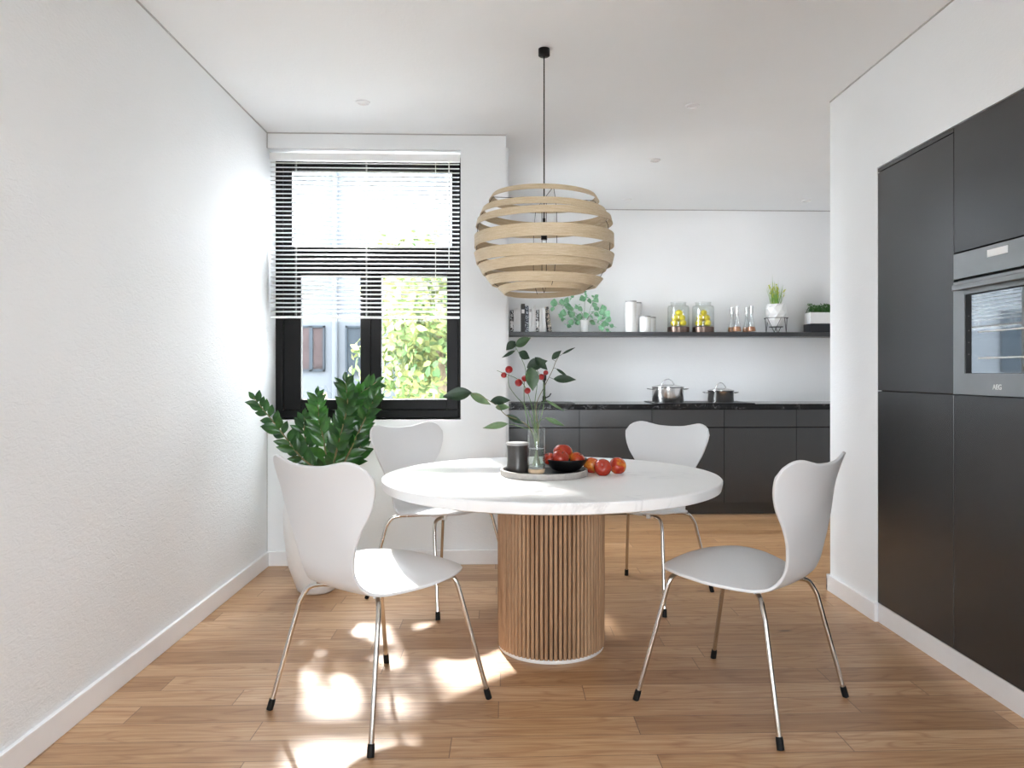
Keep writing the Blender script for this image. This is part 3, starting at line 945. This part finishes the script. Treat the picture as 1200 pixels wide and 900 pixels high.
for k in range(70):
    a = rnd.uniform(0, 2 * pi); r0 = rnd.uniform(0, .05); lean = rnd.uniform(.05, .42)
    p = Vector((r0 * cos(a), r0 * sin(a), zt - .02)); d = Vector((lean * cos(a), lean * sin(a), 1)); L = rnd.uniform(.12, .27) * (1.15 - lean)
    m.leaf(p, d, Vector((cos(a), sin(a), 0)), L, .007, .2, .05 * lean, .5, 6)
m.build('leaves', M['grass'], gp, smooth=60)
m = MB()
for (ox, hh) in ((-.055, .155), (-.035, .125), (-.015, .15), (.005, .135), (.0, .10), (.045, .115), (-.03, .16)):
    yy = rnd.uniform(-.06, -.02)
    for q in range(9):
        m.leaf((ox * (1 + q * .03), yy, zt - .02 + hh * .62 + q * hh * .07), (rnd.uniform(-1, 1), rnd.uniform(-1, 1), .8), (0, 0, 1), .024, .016, .2, .1, .8, 4)
m.build('flower_spike', M['flower'], gp)
tag(gp, 'grass with yellow flower spikes in a faceted white pot', 'plant')

# herb box -----------------------------------------------------------------
hb0, hb1 = sx(945.6), sx(945.6) + .42
hb = empty('herb_planter', ((hb0 + hb1) / 2, 6.62, SHZ1)); hw = (hb1 - hb0) / 2
MB().box(-hw - .004, hw + .004, -.075, .075, 0, .078).build('base', M['herb_box_black'], hb, bevel=.008)
z1 = zpx(366) - SHZ1
m = MB(); m.box(-hw + .004, hw - .004, -.07, -.062, .079, z1); m.box(-hw + .004, hw - .004, .062, .07, .079, z1); m.box(-hw + .004, -hw + .012, -.062, .062, .079, z1); m.box(hw - .012, hw - .004, -.062, .062, .079, z1)
m.build('planter', M['pot_white'], hb, bevel=.002)
MB().box(-hw + .012, hw - .012, -.062, .062, .079, z1 - .012).build('soil', M['soil'], hb)
m = MB()
for k in range(1300):
    p = Vector((rnd.uniform(-hw + .02, hw - .02), rnd.uniform(-.06, .06), z1 - .01 + rnd.random() ** .7 * .085 * (.75 + .25 * sin(k))))
    m.leaf(p, (rnd.uniform(-1, 1), rnd.uniform(-1, 1), rnd.uniform(-.1, 1.2)), (rnd.uniform(-.5, .5), -.6, .6), rnd.uniform(.014, .026), .010, .2, .2, .8, 4)
m.build('herbs', M['herb'], hb)
tag(hb, 'herb planter box, white over black, at the right end of shelf', 'planter')


# steel pots -----------------------------------------------------------------
def cooking_pot(px, rpx, ylid, label):
    Y = 6.40; z0 = CT1 + .006
    c = empty('cooking_pot', (at(px, 470, Y=Y).x, Y, z0)); r = rpx * Y / 890
    h = at(px, ylid, Y=Y).z - z0
    m = MB(); m.lathe([(0, 0), (r * .97, 0), (r, .006), (r, h - .006), (r * 1.04, h), (r * 1.0, h - .001), (r * .97, h - .008), (r * .95, .008), (0, .006)], 48); m.build('body', M['steel'], c, smooth=40)
    m = MB(); m.lathe([(r * 1.03, h + .001), (r * 1.03, h + .004), (r * .8, h + .012), (r * .4, h + .022), (0, h + .024), (0, h + .020), (r * .8, h + .007)], 48); ld = m.build('lid', M['steel'], c, smooth=40)
    a = r * .36
    m = MB(); m.tube(catmull([(-a * 1.15, 0, h + .018), (-a, 0, h + .034), (-a * .55, 0, h + .058), (0, 0, h + .067), (a * .55, 0, h + .058), (a, 0, h + .034), (a * 1.15, 0, h + .018)], 5), .0038, 8); m.build('lid_handle', M['steel'], ld, smooth=60)
    for s_ in (-1, 1):
        m = MB(); m.tube(catmull([(s_ * r * .98, -.04, h - .02), (s_ * (r + .025), -.036, h - .016), (s_ * (r + .045), 0, h - .012), (s_ * (r + .025), .036, h - .016), (s_ * r * .98, .04, h - .02)], 5), .0036, 8)
        m.build('side_handle', M['steel'], c, smooth=60)
    tag(c, label, 'pot')


cooking_pot(782.6, 18.4, 453.6, 'larger lidded stainless steel pot on the hob')
cooking_pot(844.6, 15.0, 457.8, 'smaller lidded stainless steel pot on the hob')

# ------------------------------------------------------------------ downlights
dl = ['round white ceiling downlight close to the window blind', 'round white ceiling downlight nearest the right wall', 'round white ceiling downlight halfway to the kitchen wall',
      'small ceiling downlight above the shelf canisters', 'small ceiling downlight above the herb planter']
for j, (px, py) in enumerate(((425.5, 119.5), (811.5, 123.5), (767.5, 187.5), (735, 233.5), (945, 235))):
    p = at(px, py, Z=CEIL)
    d = empty('downlight', (p.x, p.y, CEIL))
    m = MB(); m.lathe([(.038, -.0002), (.038, -.007), (.031, -.009), (.027, -.004), (.027, -.0002)], 32); m.build('ring', M['trim'], d, smooth=40)
    MB().lathe([(0, -.002), (.0268, -.002), (.0268, -.0002), (0, -.0002)], 28).build('lens', M['clip'], d)
    tag(d, dl[j], 'downlight', 'recessed ceiling downlights')

# ------------------------------------------------------------------ pendant lamp
PY = 3.42
pc = at(637.6, 283, Y=PY)
pen = empty('pendant_lamp', (pc.x, PY, CEIL))
m = MB(); m.lathe([(0, 0), (.026, 0), (.026, -.030), (.022, -.033), (0, -.033)], 28); m.build('ceiling_rose', M['black'], pen, smooth=40)
PS = PY / 890


def pz(py): return at(637, py, Y=PY).z - CEIL


m = MB(); m.tube([(0, 0, -.03), (0, 0, pz(258))], .0028, 8); m.build('cable', M['black'], pen)
shade = empty('shade', (0, 0, 0)); shade.parent = pen
# (py of ring centre, radius px, height px, lean of the strip, tilt x, tilt y)
bands = [(233.3, 62, 7.2, -.55, .0, .015), (250.8, 73, 8.4, -.38, .0, .02), (261.0, 78.5, 8.4, -.22, .0, -.02), (283.5, 81, 14, .0, .0, -.008),
         (304.8, 80, 12.6, .22, .0, .015), (314.8, 74, 11.6, .45, .0, -.03), (331.0, 64.5, 11.6, .65, .01, .02), (339.8, 50, 9.4, .75, -.03, -.03)]
for (py, rp, hp, ln, tx, ty) in bands:
    r = rp * PS; h = hp * PS * 1.0; zc = pz(py)
    E = Matrix.Rotation(tx, 3, 'X') @ Matrix.Rotation(ty, 3, 'Y')
    rows = []
    th = .0025
    for (dr_, dz_) in ((th, -h / 2), (th, h / 2), (-th, h / 2), (-th, -h / 2), (th, -h / 2)):
        row = []
        for k in range(96):
            a = 2 * pi * k / 96
            rad = r + dr_ + dz_ * ln
            p = E @ Vector((rad * cos(a), rad * sin(a), dz_ / sqrt(1 + ln * ln)))
            row.append((p.x, p.y, p.z + zc))
        rows.append(row)
    MB().grid(rows, closed=True).build('wooden_band', M['band'], shade, smooth=40)
for k in range(4):
    a = .12 + k * pi / 2; m = MB()
    pts = [((rp - 1.4) * PS * cos(a), (rp - 1.4) * PS * sin(a), pz(py)) for (py, rp, hp, ln, tx, ty) in bands]
    m.tube(pts, .0013, 6); m.build('wire', M['black_metal'], shade)
m = MB()
for a in (0.12, .12 + pi / 2): m.tube([(60 * PS * cos(a), 60 * PS * sin(a), pz(233)), (-60 * PS * cos(a), -60 * PS * sin(a), pz(233))], .0015, 6)
m.build('spreader', M['black_metal'], shade)
m = MB()
for k in range(4):
    a = pi / 4 + k * pi / 2
    m.tube([(.014 * cos(a), .014 * sin(a), pz(236)), (.014 * cos(a), .014 * sin(a), pz(335)), (0, 0, pz(343))], .0011, 6)
m.build('inner_wire', M['black_metal'], shade)
m = MB(); m.lathe([(0, pz(256)), (.006, pz(256)), (.006, pz(262)), (0, pz(262))], 16); m.lathe([(0, pz(276)), (.014, pz(276)), (.014, pz(281)), (0, pz(281))], 20)
m.tube([(0, 0, pz(260)), (0, 0, pz(278))], .002, 6)
m.build('bulb_holder', M['black'], pen, smooth=40)
tag(pen, 'round pendant lamp of pale wooden bands above the dining table', 'lamp')

# ------------------------------------------------------------------ table
TX, TY, TR, TZ = .205, 3.265, .717, .732
tb = empty('dining_table', (TX, TY, 0))
tt = .046
m = MB(); m.lathe([(0, TZ - tt), (TR - .022, TZ - tt), (TR - .006, TZ - tt + .006), (TR, TZ - .016), (TR, TZ - .004), (TR - .004, TZ), (0, TZ)], 160); m.build('tabletop', M['top'], tb, smooth=30)
PR = .226
m = MB(); m.lathe([(0, .0155), (PR - .012, .0155), (PR - .012, TZ - tt), (0, TZ - tt)], 96)
m.build('pedestal_core', M['oven_dark'], tb)
m = MB(); NR = 73
for k in range(NR):
    a = 2 * pi * k / NR; c0 = ((PR - .004) * cos(a), (PR - .004) * sin(a))
    m.lathe([(0, .016), (.0078, .016), (.0078, TZ - tt - .001), (0, TZ - tt - .001)], 10, (c0[0], c0[1], 0))
m.build('wooden_slats', M['rods'], tb, smooth=50)
m = MB(); m.lathe([(0, 0), (PR - .003, 0), (PR - .001, .003), (PR - .001, .013), (PR - .005, .016), (0, .016)], 96); m.build('base_ring', M['pot_white'], tb, smooth=40)
tag(tb, 'round white table on a slatted wooden drum pedestal', 'table')


# ------------------------------------------------------------------ chairs
def make_chair():
    root = empty('dining_chair')
    # side profile (y forward, z) by arc length
    prof = [(.240, .470), (.225, .487), (.198, .498), (.14, .502), (.06, .490), (-.01, .472), (-.09, .455), (-.150, .450), (-.195, .468), (-.222, .520), (-.236, .60), (-.250, .67), (-.268, .75), (-.290, .83), (-.318, .905)]
    cur = catmull([(0, a, b) for a, b in prof], 8)
    sl = [0]
    for a, b in zip(cur, cur[1:]): sl.append(sl[-1] + (b - a).length)
    T = sl[-1]

    def P(u):
        u = max(0, min(T, u))
        for i in range(len(sl) - 1):
            if u <= sl[i + 1]:
                f = (u - sl[i]) / (sl[i + 1] - sl[i]); p = cur[i].lerp(cur[i + 1], f)
                d = (cur[i + 1] - cur[i]).normalized(); return p, Vector((0, -d.z, d.y))   # normal towards the sitter side is adjusted below
        return cur[-1], Vector((0, -1, 0))
    W = [(0, .150), (.03, .190), (.07, .226), (.12, .252), (.18, .264), (.25, .258), (.32, .232), (.39, .192), (.46, .154), (.52, .137), (.58, .142), (.64, .160), (.70, .188), (.76, .222), (.81, .241), (.85, .252), (.89, .256), (.92, .253), (.96, .238)]
    front = [(0, 0), (.4, .002), (.7, .012), (.9, .035), (1, .065)]
    top = [(0, -.034), (.3, -.030), (.5, -.020), (.65, -.012), (.75, -.010), (.85, -.015), (.94, -.032), (1, -.068)]
    NU, NV = 80, 36
    rows = []
    for i in range(NU + 1):
        row = []
        for j in range(NV + 1):
            t_ = -1 + 2 * j / NV; at_ = abs(t_)
            u = lerp_tab(front, at_) * (1 - i / NU) + (T + lerp_tab(top, at_)) * (i / NU)
            p, n = P(u)
            ww = lerp_tab(W, u * .955 / T)
            v_ = t_ * ww
            # back wraps forward, seat edges dip at the front and rise near the bend
            bk = min(1, max(0, (u / T - .56) / .3)); bk = bk * bk * (3 - 2 * bk)
            wst = max(0, 1 - abs(u / T - .50) / .16)
            ft = max(0, 1 - u / T / .34)
            off = v_ * v_ * (.80 * bk)
            q = Vector(p); q.x = v_
            q.y += off * (1 if bk else 0)
            q.z += v_ * v_ * (-.42 * ft) + v_ * v_ * .12 * wst
            q.y += v_ * v_ * .9 * wst * .5
            row.append(q)
        rows.append(row)
    m = MB().grid(rows)
    # the shell: seat and back are one bent sheet, split where the seat turns up
    cut = int(NU * .53)
    m = MB().grid(rows)
    sh = m.build('seat_shell', M['chair'], root, smooth=60)
    md = sh.modifiers.new('solid', 'SOLIDIFY'); md.thickness = .011; md.offset = -1
    md = sh.modifiers.new('bevel', 'BEVEL'); md.width = .003; md.segments = 2; md.limit_method = 'ANGLE'; md.angle_limit = radians(50)
    # legs
    for sx_ in (-1, 1):
        for sy in (1, -1):
            if sy > 0:
                pts = [(sx_ * .02, .03, .438), (sx_ * .06, .10, .446), (sx_ * .10, .145, .452), (sx_ * .15, .162, .453), (sx_ * .188, .170, .446), (sx_ * .206, .178, .420), (sx_ * .217, .188, .37), (sx_ * .270, .265, .026)]
            else:
                pts = [(sx_ * .02, .01, .432), (sx_ * .07, -.06, .430), (sx_ * .115, -.11, .428), (sx_ * .155, -.142, .427), (sx_ * .182, -.163, .418), (sx_ * .197, -.176, .395), (sx_ * .206, -.187, .37), (sx_ * .262, -.262, .026)]
            c = catmull(pts[:-1], 5) + [Vector(pts[-1])]
            lg_ = MB().tube(c, .0085, 12).build('leg', M['chrome'], root, smooth=60)
            f = Vector(pts[-1]); d = (Vector(pts[-2]) - f).normalized()
            b0 = f - d * .026
            m = MB(); m.tube([f + d * .012, f - d * .0, b0 + Vector((0, 0, .0))], [.0105, .0115, .0115], 14)
            # flatten the underside onto the floor
            m.v = [(x_, y_, max(0.0, z_)) for (x_, y_, z_) in m.v]
            m.build('foot_cap', M['rubber'], lg_, smooth=40)
            if sy > 0:
                m = MB(); m.box(sx_ * .125 - .009, sx_ * .125 + .009, .148, .172, .440, .488); m.build('seat_clip', M['clip'], root, bevel=.003)
            else:
                m = MB(); m.box(sx_ * .125 - .008, sx_ * .125 + .008, -.132, -.108, .424, .447); m.build('seat_clip', M['clip'], root, bevel=.003)
    m = MB(); m.lathe([(0, .424), (.055, .424), (.06, .429), (.06, .442), (.05, .458), (0, .458)], 28); m.build('mounting_plate', M['clip'], root, smooth=40)
    return root


chair0 = make_chair()
spots = [(.858, 2.704, 135.0, 'white moulded chair with chrome legs nearest the tall cabinets'),
         (-.436, 2.700, 50.0, 'white moulded chair with its back before the leafy floor plant'),
         (-.3325, 3.987, -41.2, 'white moulded chair standing behind the table below the window'),
         (.7385, 3.992, 229.4, 'white moulded chair behind the table facing the camera, dark cabinets behind')]
for i, (x, y, a, lab) in enumerate(spots):
    c = chair0 if i == 0 else copy_tree(chair0)
    c.location = (x, y, 0); c.rotation_euler = (0, 0, radians(a) - pi / 2)
    tag(c, lab, 'chair', 'white chairs around the table')

# ------------------------------------------------------------------ floor plant
zp = empty('potted_zz_plant', (-1.005, 4.12, 0))
m = MB(); m.lathe([(0, 0), (.085, 0), (.10, .012), (.145, .14), (.168, .30), (.172, .42), (.166, .48), (.154, .48), (.156, .42), (.0, .40)], 48); m.build('pot', M['pot_white'], zp, smooth=50)
MB().lathe([(0, .455), (.155, .455)], 32).build('soil', M['soil'], zp)
rnd = random.Random(5)
PLY = 4.12


def zp_loc(px, py, dy): 
    p = at(px, py, Y=PLY + dy); return Vector((p.x + 1.005, dy, p.z))


stems = [
    ([(383, 550), (352, 535), (325, 500), (297, 466)], -.02, 34),
    ([(386, 556), (380, 520), (374, 492), (372, 462)], .04, 28),
    ([(388, 553), (399, 510), (407, 475), (405, 446)], -.05, 32),
    ([(392, 556), (404, 510), (415, 470), (442, 447)], .03, 36),
    ([(396, 555), (414, 520), (428, 490), (441, 462)], -.03, 30),
    ([(385, 556), (366, 540), (357, 510), (357, 488)], .09, 22),
    ([(390, 556), (395, 540), (398, 515), (396, 490)], .10, 24),
    ([(392, 556), (410, 545), (420, 530), (424, 512)], .07, 20),
]
for si, (pp, dy, nl) in enumerate(stems):
    pts3 = [zp_loc(px, py, dy * (.5 + .8 * k / 3)) for k, (px, py) in enumerate(pp)]
    root_p = Vector((pts3[0].x * .55, dy * .4, .45))
    pts3[0] = pts3[0] * .75 + root_p * .25
    pth = catmull([root_p] + pts3, 12)
    rad = [.0075 - .0055 * k / (len(pth) - 1) for k in range(len(pth))]
    st_ = MB().tube(pth, rad, 8).build('stem', M['stem_brown'], zp, smooth=60)
    m1 = MB()
    n = len(pth)
    for q in range(nl):
        f = .22 + .78 * (q / (nl - 1)); ii = min(n - 2, int(f * (n - 1)))
        p = pth[ii]; d = (pth[min(ii + 2, n - 1)] - pth[max(0, ii - 1)]).normalized()
        s_ = -1 if q % 2 else 1
        side = d.cross(Vector((0, -1, .12))).normalized() * s_
        L = (.066 + .030 * sin(pi * f)) * rnd.uniform(.85, 1.15)
        if q >= nl - 1: dirv = d; L = .06
        else: dirv = side * .72 + d * (.72) + Vector((0, rnd.uniform(-.75, .5), rnd.uniform(-.05, .25)))
        nr = Vector((rnd.uniform(-.3, .3), -1, rnd.uniform(.1, .7))) - d * .3
        m1.leaf(p, dirv, nr, L, L * .48, .35, rnd.uniform(.05, .3), .9, 8)
    m1.build('leaves', M['zz2'] if si in (1, 3) else M['zz'], st_, smooth=70)
tag(zp, 'glossy green plant in a white floor pot behind the chair', 'plant')

# ------------------------------------------------------------------ things on the table
tr = empty('tray', (at(637.5, 555, Y=3.27).x, 3.262, TZ))
R = .187
m = MB(); m.lathe([(0, 0), (R - .003, 0), (R, .003), (R, .024), (R - .002, .026), (R - .009, .026), (R - .010, .022), (R - .010, .008), (0, .008)], 96)
m.build('rim', M['cement'], tr, smooth=40)
MB().lathe([(0, .0085), (R - .012, .0085), (R - .012, .0105), (0, .0105)], 72).build('base', M['black'], tr, smooth=40)
tag(tr, 'round black tray with a grey stone rim on the table', 'tray')
TB = TZ + .0105
cn = empty('canister', (at(606.5, 540, Y=3.27).x, 3.275, TB))
m = MB(); m.lathe([(0, 0), (.0455, 0), (.0475, .003), (.047, .02), (.0445, .055), (.0455, .10), (.0475, .117), (0, .117)], 48); m.build('body', M['ceramic'], cn, smooth=50)
m = MB(); m.lathe([(0, .1172), (.048, .1172), (.049, .119), (.049, .125), (.047, .128), (0, .129)], 48); m.build('lid', M['lid_grey'], cn, smooth=40)
tag(cn, 'dark grey ceramic canister with pale lid on the tray', 'canister')
VX, VY = at(628.8, 540, Y=3.16).x, 3.165
va = empty('vase', (VX, VY, TB))
m = MB()
for k in range(3):
    a = pi / 2 + k * 2 * pi / 3 + pi; m.tube([(.024 * cos(a), .024 * sin(a), 0), (.022 * cos(a), .022 * sin(a), .014)], .004, 8)
m.build('feet', M['wood_light'], va, smooth=40)
m = MB(); m.lathe([(0, .008), (.028, .008), (.034, .014), (.035, .028), (0, .028)], 40); m.build('base', M['wood_light'], va, smooth=40)
m = MB(); m.lathe([(0, .029), (.0355, .029), (.0365, .032), (.0365, .196), (.0355, .1975), (.0345, .196), (.0345, .036), (0, .034)], 48); m.build('glass', M['vase'], va, smooth=40)
m = MB(); m.lathe([(0, .0365), (.034, .0365), (.034, .112), (0, .112)], 40); m.build('water', M['water'], va, smooth=40)
tag(va, 'clear glass vase with a light wooden base holding the branches', 'vase')
bw = empty('fruit_bowl', (at(663, 548, Y=3.33).x, 3.315, TB))
BR_ = .094
m = MB(); m.lathe([(0, 0), (.035, 0), (.06, .008), (.082, .03), (BR_, .052), (BR_ - .0005, .0535), (BR_ - .004, .052), (.078, .033), (.056, .013), (0, .006)], 64); m.build('body', M['black'], bw, smooth=50)
tag(bw, 'shallow black bowl with apples at the right of the tray', 'bowl')


def apple(px, py, rpx, Y, mt, label, tilt=(0, 0), rest=None, group='apples in the bowl'):
    p = at(px, py, Y=Y); r = rpx * Y / 890
    a = empty('apple', (p.x, Y, p.z if rest is None else rest + r * .93))
    prof = []
    for i in range(25):
        th = pi * i / 24
        rr_ = r * (1 + .08 * sin(th) + .03 * cos(th)) * (1 - .0)
        z = r * .93 * cos(th); x_ = rr_ * sin(th)
        if th < .5: z -= r * .22 * (1 - th / .5) ** 1.2
        if th > pi - .4: z += r * .12 * (1 - (pi - th) / .4)
        prof.append((x_, z))
    m = MB(); m.lathe(prof[::-1], 32); m.build('flesh', M['apple'][mt], a, smooth=80)
    m = MB(); m.tube([(0, 0, r * .70), (.001, 0, r * .88), (.003, 0, r * 1.02)], .0012, 6); m.build('stem', M['bark'], a)
    a.rotation_euler = (tilt[0], tilt[1], 0)
    tag(a, label, 'apple', group)


apple(643.5, 537.5, 7.2, 3.30, 0, 'small red apple in the bowl touching the vase', (.3, -.3))
apple(659.5, 530.0, 10.6, 3.345, 2, 'big apple with stem up, highest in the bowl', (-.15, .1))
apple(656.8, 536.5, 9.2, 3.265, 0, 'bright red apple at the front of the bowl', (.5, .3))
apple(676.5, 538.2, 8.6, 3.325, 1, 'yellow-orange apple at the right side of the bowl', (.2, .5))
apple(693.5, 547.5, 9.2, 3.32, 2, 'orange apple lying on the table against the bowl', (-.9, .5), TZ, 'apples lying on the table')
apple(706.5, 551.0, 9.6, 3.24, 0, 'red apple in the middle of the three on the table', (1.1, -.5), TZ, 'apples lying on the table')
apple(723.8, 549.0, 9.5, 3.30, 2, 'red-orange apple farthest from the tray on the table', (1.0, .4), TZ, 'apples lying on the table')


# branches: positions read off the photo, each given its own depth
def Z6(x_, y_): return (500 + x_ / 4.615, 380 + y_ / 4.615)


def bp(x_, y_, dy):
    a, b = Z6(x_, y_); p = at(a, b, Y=VY + dy); return Vector((p.x - VX, dy, p.z - TB))


def branch(name, label, cat, stem, leaves, berries=(), foot=(0, 0), brown=False, group=None):
    root = empty(name, (VX, VY, TB))
    dys = [q[2] for q in stem]
    pts = [Vector((foot[0], foot[1], .042)), Vector((foot[0] * -.6, foot[1] * -.4, .15))] + [bp(*q) for q in stem]
    pth = catmull(pts, 8); n = len(pth)
    MB().tube(pth, [.0021 - .0011 * k / (n - 1) for k in range(n)], 8).build('stem', M['stem_brown' if brown else 'stem'], root, smooth=60)
    for (x0, y0, x1, y1, wd, dy, side, mt) in leaves:
        a = bp(x0, y0, dy); b = bp(x1, y1, dy - .02 * side); L = (b - a).length
        near = min(pth, key=lambda q: (q - a).length)
        m = MB().leaf(a, b - a, Vector((.15 * side, -1, .45)), L, wd * 3.2 / 890 / 4.615, .22, .04 * side, .82, 12)
        if 1e-3 < (near - a).length < .12: m.tube([near, a], .0009, 6)
        m.build('leaf', M[mt], root, smooth=70)
    for (x0, y0, r, dy) in berries:
        c_ = bp(x0, y0, dy); rr_ = r * 3.2 / 890 / 4.615
        near = min(pth, key=lambda q: (q - c_).length)
        m = MB(); m.lathe([(rr_ * sin(pi * i / 12), -rr_ * cos(pi * i / 12)) for i in range(13)], 18, c_)
        if (near - c_).length < .15: pass
        be = m.build('berry', M['berry'], root, smooth=80)
        MB().tube([near, (near + c_) / 2 + Vector((0, 0, -.004)), c_ - Vector((0, 0, rr_ * .9))], .0009, 6).build('berry_stalk', M['stem'], be)
    tag(root, label, cat, group)


G = 'branches in the vase'
branch('leafy_branch', 'long leafy branch reaching left over the tray canister', 'branch',
       [(555, 560, .0), (505, 520, -.03), (430, 492, -.06), (385, 445, -.08), (345, 418, -.10), (300, 392, -.12), (238, 368, -.13)],
       [(243, 368, 85, 392, 72, -.13, 1, 'holly'), (232, 374, 345, 436, 46, -.11, -1, 'holly_light'), (345, 415, 452, 410, 50, -.08, 1, 'holly'), (372, 448, 448, 448, 40, -.06, 1, 'holly_light'), (432, 490, 522, 540, 34, -.05, -1, 'holly')],
       foot=(.012, -.01), brown=True, group=G)
branch('leafy_branch', 'short branch with one pale leaf low on the left', 'branch',
       [(560, 572, .0), (520, 560, -.03), (480, 545, -.06), (440, 540, -.08)], [(440, 538, 303, 560, 38, -.08, 1, 'holly_light')], foot=(.014, .008), group=G)
branch('leafy_branch', 'tallest branch with four leaves at its tip', 'branch',
       [(556, 560, .01), (530, 440, .02), (527, 330, .03), (535, 250, .03), (515, 190, .03), (480, 122, .02)],
       [(480, 118, 562, 72, 52, .02, 1, 'holly_mid'), (478, 92, 430, 140, 46, .03, 1, 'holly'), (480, 142, 408, 182, 22, .0, -1, 'holly'), (497, 152, 556, 186, 52, .02, -1, 'holly')],
       foot=(.008, .014), group=G)
branch('leafy_branch', 'branch with the cluster of big dark leaves in the middle', 'branch',
       [(588, 560, -.01), (585, 430, -.02), (596, 340, -.03), (600, 262, -.03), (592, 205, -.03)],
       [(541, 234, 652, 196, 70, -.03, 1, 'holly'), (585, 178, 652, 248, 44, -.05, -1, 'holly'), (566, 234, 575, 360, 74, -.07, 1, 'holly_mid'), (560, 232, 560, 300, 44, -.05, 1, 'holly')],
       foot=(-.014, -.004), group=G)
branch('leafy_branch', 'branch bending right with a dark almond leaf at shelf side', 'branch',
       [(602, 560, .0), (592, 440, .03), (640, 330, .05), (680, 250, .07), (697, 205, .08), (716, 172, .08)],
       [(677, 188, 728, 142, 34, .08, 1, 'holly'), (732, 162, 804, 124, 14, .09, 1, 'holly'), (685, 296, 808, 298, 50, .06, 1, 'holly'), (700, 240, 762, 284, 18, .07, -1, 'holly')],
       foot=(-.01, .012), brown=True, group=G)
branch('leafy_branch', 'low branch with a narrow arching leaf right of the vase', 'branch',
       [(595, 560, .0), (600, 500, .02), (610, 440, .03), (640, 410, .04)], [(642, 408, 746, 472, 16, .05, -1, 'holly_light')], foot=(-.016, .0), group=G)
branch('leafy_branch', 'lowest right branch with a single green leaf', 'branch',
       [(590, 560, -.01), (600, 528, -.02), (642, 508, -.03)], [(642, 506, 744, 550, 28, -.03, -1, 'holly_light')], foot=(-.012, -.012), group=G)
branch('berry_branch', 'berry sprig leaning left with the largest red berry', 'branch',
       [(580, 560, .0), (540, 455, -.02), (480, 385, -.04), (447, 335, -.05), (440, 285, -.05)],
       [], [(445, 245, 20, -.05), (417, 275, 15, -.06)], foot=(.016, .004), group=G)
branch('berry_branch', 'berry sprig whose thin twig crosses to the left', 'branch',
       [(585, 560, .02), (572, 460, .0), (550, 380, -.01), (520, 320, -.02), (480, 290, -.03), (425, 268, -.04), (380, 250, -.04)],
       [], [(497, 316, 20, -.04), (545, 360, 17, -.02), (530, 293, 17, .0)], foot=(.004, .016), group=G)
branch('berry_branch', 'upright berry sprig behind the big middle leaves', 'branch',
       [(604, 560, .02), (632, 440, .03), (635, 340, .04), (625, 300, .04), (602, 255, .04)],
       [], [(620, 285, 17, .04), (644, 262, 14, .05)], foot=(-.004, -.016), group=G)
